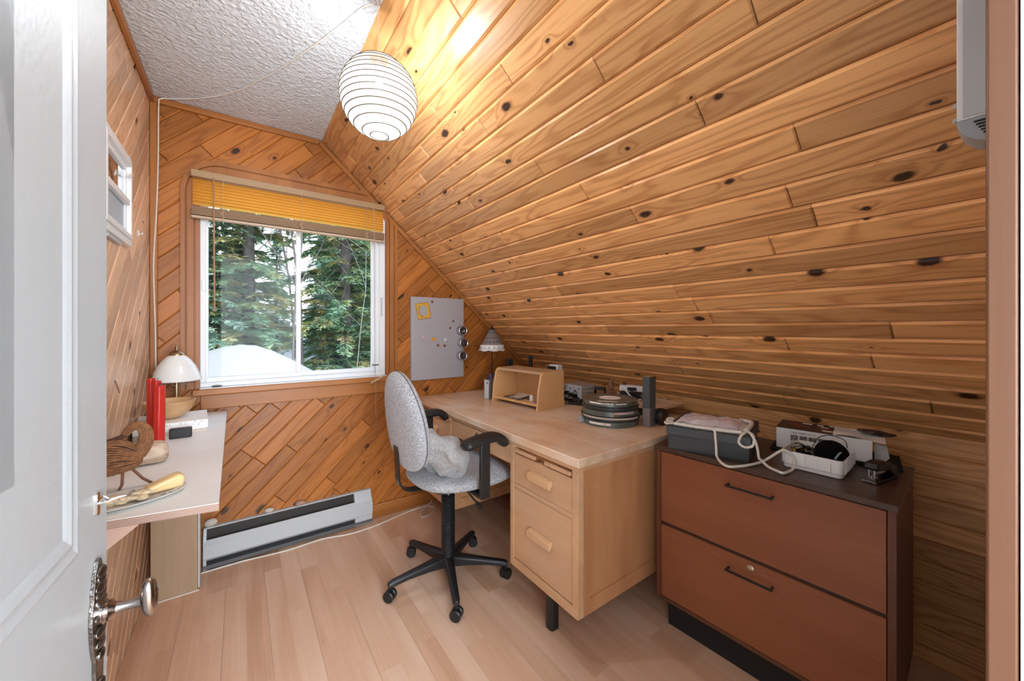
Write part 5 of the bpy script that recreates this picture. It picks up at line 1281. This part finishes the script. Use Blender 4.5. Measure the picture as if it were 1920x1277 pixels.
def stapler():
    r = thing('stapler', 'black desk stapler standing on the cabinet near its right end', 'stapler', (1.560, .290, ZT), math.radians(-12))
    MB().prism(rrect(-.01, .125, -.018, .018, .006), 0, .008, XY).build('base', M_blk, r, bev=.002)
    MB().box(.0, .034, -.011, .011, .0085, .012).build('anvil', M_chrome, r)
    f = lambda a, b, h: V3(a, h, b)
    MB().prism([(-.004, .046), (.006, .060), (.04, .062), (.085, .054), (.118, .034), (.122, .009), (.095, .009), (.075, .030), (.02, .036), (-.004, .038)], -.017, .017, f).build('head', M_blk, r, bev=.004)
    mb = MB(); mb.tube([(.004, -.006, .0125), (.004, -.006, .038)], .0035, 8); mb.tube([(.004, .006, .0125), (.004, .006, .038)], .0035, 8); mb.box(.016, .08, -.008, .008, .024, .033); mb.build('staple_mechanism', M_chrome, r)
    vs, fs = text_mesh('BOSTITCH', .0072); mb = MB(); mb.add([V3(-.0106, -v.x, .0042+v.y) for v in vs], fs); mb.build('lettering', M_vinyl, r)
stapler()
# ================================================================ white wall unit by the door jamb
def wall_unit():
    r = thing('wall_unit', 'white plastic wall unit with grey louvred lower end by the jamb', 'wall unit', (0, 0, 0))
    MB().box(.852, .905, .0075, .066, 1.503, 1.80).build('casing', M_vinyl, r, bev=.002)
    MB().box(.8505, .8519, .030, .060, 1.506, 1.795).build('front_strip', M_grey, r)
    f = lambda a, b, h: V3(h, a, b)
    MB().prism([(.0075, 1.5025), (.066, 1.5025), (.065, 1.493), (.060, 1.482), (.050, 1.472), (.036, 1.465), (.0075, 1.462)], .852, .905, f).build('end_cap', mk('grey_plastic', (.36, .38, .39), .5), r, bev=.001)
    mb = MB()
    for k in range(7): mb.box(.8505, .8519, .012, .050-.0022*k, 1.495-.0045*k, 1.4972-.0045*k)
    mb.build('louvres', M_dark, r)
    mb = MB(); mb.lathe([(.004, 0), (.004, .003), (0, .004)], (.86, .0665, 1.53), 10, M=Matrix.Rotation(-PI/2, 3, 'X')); mb.lathe([(.004, 0), (.004, .003), (0, .004)], (.86, .0665, 1.508), 10, M=Matrix.Rotation(-PI/2, 3, 'X')); mb.build('screws', M_grey, r)
wall_unit()

# ================================================================ outside
def ground():
    def hgt(x, y):
        h = -.35+.10*math.sin(x*.7+1)*math.cos(y*.35)+.02*(y-6)
        d = math.hypot((x-.10)/1.15, (y-5.6)/1.3); h += 1.22*math.exp(-abs(d)**1.6*.62)
        d2 = math.hypot((x+2.6)/2.0, (y-6.4)); h += .6*math.exp(-d2*d2*.5)
        return h
    mb = MB()
    def fn(u, v):
        y = 2.75+57*v**2; x = (u*2-1)*(3+y*1.0); return V3(x, y, hgt(x, y) if y > 2.8 else -.35)
    mb.grid(110, 110, fn); o = mb.build('snow_ground', M_snow, angle=180); tag(o, 'snow covered ground and snow bank outside the window', 'snow'); o['kind'] = 'structure'
    return hgt
HG = ground()
def needle_mat(name, a, b, c):
    m, nt, ns, ln, bs = newmat(name); tc_ = nd(ns, 'ShaderNodeTexCoord'); nz = nd(ns, 'ShaderNodeTexNoise'); nz.inputs['Scale'].default_value = 1.6; nz.inputs['Detail'].default_value = 6
    ln.new(tc_.outputs['Object'], nz.inputs[0]); rp = ramp(ns, [(.32, a), (.50, b), (.63, c), (.76, (.55, .60, .58))]); ln.new(nz.outputs[0], rp.inputs[0]); ln.new(rp.outputs[0], bs.inputs['Base Color']); bs.inputs['Roughness'].default_value = .8; bs.inputs['Specular IOR Level'].default_value = .2; return m
M_need = needle_mat('spruce_needles', (.17, .31, .21), (.27, .42, .24), (.60, .52, .24))  # ochre tone paints in the room's warm reflection on the glass
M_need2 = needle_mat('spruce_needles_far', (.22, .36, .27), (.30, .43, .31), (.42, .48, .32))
def spruce_mesh(seed, H=9, R=1.9, dens=1.0, low=.25):
    rnd = random.Random(seed); fol = MB(); tr = MB()
    tr.tube([(0, 0, -.5), (.02, 0, H*.3), (0, .02, H*.7), (0, 0, H)], [.13, .11, .07, .02], 10)
    z = low
    while z < H-.3:
        f = z/H; L = R*(1-f)**.8*rnd.uniform(.7, 1.1); nb = rnd.randint(5, 7)
        for _ in range(nb):
            a = rnd.uniform(0, 2*PI); droop = rnd.uniform(.12, .42); ll = L*rnd.uniform(.55, 1.1); pts = []
            for i in range(5):
                t = i/4; pts.append(V3(math.cos(a)*ll*t, math.sin(a)*ll*t, z+ll*(.10*t-droop*t*t)+.08*math.sin(t*3)))
            tr.tube(pts, [.018, .014, .010, .006, .003], 4, cap=False)
            n = int(ll*105*dens)
            for k in range(n):
                t = rnd.uniform(.12, 1.0); i = min(3, int(t*4)); p = pts[i].lerp(pts[i+1], t*4-i)
                side = rnd.choice((-1, 1)); aa = a+side*rnd.uniform(.4, 1.3); l2 = rnd.uniform(.10, .34)*(1.15-.5*t)
                d = V3(math.cos(aa), math.sin(aa), rnd.uniform(-.55, .05)).normalized(); w = V3(0, 0, 1).cross(d).normalized()*rnd.uniform(.016, .038)+V3(0, 0, rnd.uniform(-.014, .014))
                q = p+d*l2; mid = p+d*l2*.45
                fol.add([p, mid+w, q, mid-w], [(0, 1, 2, 3)])
                # side needles
                for s in (-1, 1):
                    m_ = p+d*l2*rnd.uniform(.3, .7); e = m_+(d*.5+w.normalized()*s).normalized()*l2*.45+V3(0, 0, -.02); fol.add([m_, m_+d*.03, e], [(0, 1, 2)])
        z += rnd.uniform(.13, .22)
    return fol, tr
def tree_proto(seed, label, H, R, mat, dens=1, low=.25):
    f, t = spruce_mesh(seed, H, R, dens, low)
    r = thing('spruce_tree', label, 'tree', (0, 0, 0), 0, 'spruce trees in the snow outside')
    t.build('trunk', M_barkd, r, angle=80)
    me = bpy.data.meshes.new('foliage'); me.from_pydata(f.v, [], f.f); me.materials.append(mat); me.update()
    o = bpy.data.objects.new('foliage', me); COL.objects.link(o); o.parent = r
    return r
tA = tree_proto(1, 'big spruce trunk and boughs seen through the left window pane', 9, 1.45, M_need, 1.0, 1.3); tA.location = (.13, 9.4, HG(.13, 9.4))
tB = tree_proto(2, 'dense green spruce filling the right window pane', 10, 2.0, M_need, 1.05, .7); tB.location = (1.9, 9.0, HG(1.9, 9))
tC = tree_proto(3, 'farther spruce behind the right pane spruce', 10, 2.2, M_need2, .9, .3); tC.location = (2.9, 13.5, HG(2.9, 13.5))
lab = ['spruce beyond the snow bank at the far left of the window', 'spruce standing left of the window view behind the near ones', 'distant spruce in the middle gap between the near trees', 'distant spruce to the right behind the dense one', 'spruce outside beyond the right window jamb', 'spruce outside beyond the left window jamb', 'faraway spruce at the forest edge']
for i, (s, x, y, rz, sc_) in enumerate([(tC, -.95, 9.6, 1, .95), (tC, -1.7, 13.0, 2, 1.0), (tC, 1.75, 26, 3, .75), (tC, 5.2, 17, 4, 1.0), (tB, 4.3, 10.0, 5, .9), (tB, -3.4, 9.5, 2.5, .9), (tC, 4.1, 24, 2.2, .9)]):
    o = copy_tree(s); o.location = (x, y, HG(x, y)); o.rotation_euler = (0, 0, rz); o.scale = (sc_, sc_, sc_); o['label'] = lab[i]
rb = random.Random(12)
for i in range(16):
    x = lerp(-6, 11, (i+.5)/16)+rb.uniform(-.4, .4); y = rb.uniform(19, 30); o = copy_tree(tC); o.location = (x, y, HG(x, y)); o.rotation_euler = (0, 0, rb.uniform(0, 6)); q = rb.uniform(.55, .8) if abs(x-2.2) > 1.4 else .34; o.scale = (q*1.3, q*1.3, q)
    o['label'] = 'distant spruce in the row at the back of the snowy clearing'; o['group'] = 'distant spruces at the back of the clearing'
def bare_tree(seed, x, y, H, mat, label, spread=.55, depth=5, r0=.04, grp=None):
    rnd = random.Random(seed); mb = MB()
    def br(p, d, L, r, k):
        n = 4; pts = [p]; q = p
        for i in range(n):
            d = (d+V3(rnd.uniform(-.12, .12), rnd.uniform(-.12, .12), rnd.uniform(-.03, .08))).normalized(); q = q+d*L/n; pts.append(q)
            if k > 0 and i > 0:
                for _ in range(rnd.choice((1, 1, 2))):
                    a = rnd.uniform(0, 6.3); nd_ = (d+V3(math.cos(a), math.sin(a), rnd.uniform(-.2, .5))*spread*1.4).normalized(); br(q, nd_, L*rnd.uniform(.4, .62), r*.5, k-1)
        mb.tube(pts, [r, r*.85, r*.7, r*.6, r*.4], 5 if r > .01 else 3, cap=False)
    br(V3(0, 0, -.1), V3(rnd.uniform(-.1, .1), rnd.uniform(-.1, .1), 1).normalized(), H, r0, depth)
    o = mb.build('bare_tree', mat, angle=80, loc=(x, y, HG(x, y))); return tag(o, label, 'tree', grp)
G = 'bare saplings in the snow outside'
bare_tree(1, 1.02, 8.6, 4.6, M_twig, 'thin leafless sapling in the gap between the two panes', .5, 4, .035, G)
bare_tree(2, .75, 7.4, 3.6, M_twig, 'slender bare sapling in front of the gap behind the left pane', .6, 4, .022, G)
bare_tree(3, .3, 16, 6, M_twig, 'bare tree at the far forest edge, left of the gap', .6, 4, .06, G)
bare_tree(4, 1.9, 18, 7, M_twig, 'bare tree at the far forest edge, in the gap', .6, 4, .06, G)
bare_tree(5, 3.0, 20, 7, M_twig, 'bare tree at the far forest edge, right of the gap', .6, 4, .06, G)
bare_tree(7, -.3, 21, 7, M_twig, 'bare tree at the far forest edge, farthest left', .6, 4, .07, G)
bare_tree(6, 1.55, 6.6, 2.6, M_birchb, 'pale thin birch sapling in front of the dense spruce', .9, 3, .007, G)
r = thing('bird_feeder', 'small dark feeder post with snowy roof beyond the snow bank', 'bird feeder', (1.22, 11.5, HG(1.22, 11.5)))
MB().box(-.04, .04, -.04, .04, 0, .35).build('post', M_barkd, r); MB().box(-.14, .14, -.12, .12, .35, .52).build('box', M_barkd, r); MB().prism([(-.2, .52), (.2, .52), (0, .64)], -.16, .16, lambda a, b, h: V3(a, h, b)).build('roof', M_snow, r)
tag(MB().tube([(1.0, 10.8, HG(1, 10.8)+.12), (2.6, 10.4, HG(2.6, 10.4)+.30)], .05, 8).build('fallen_log', M_barkd), 'fallen dark log lying on the snow beside the feeder', 'log')
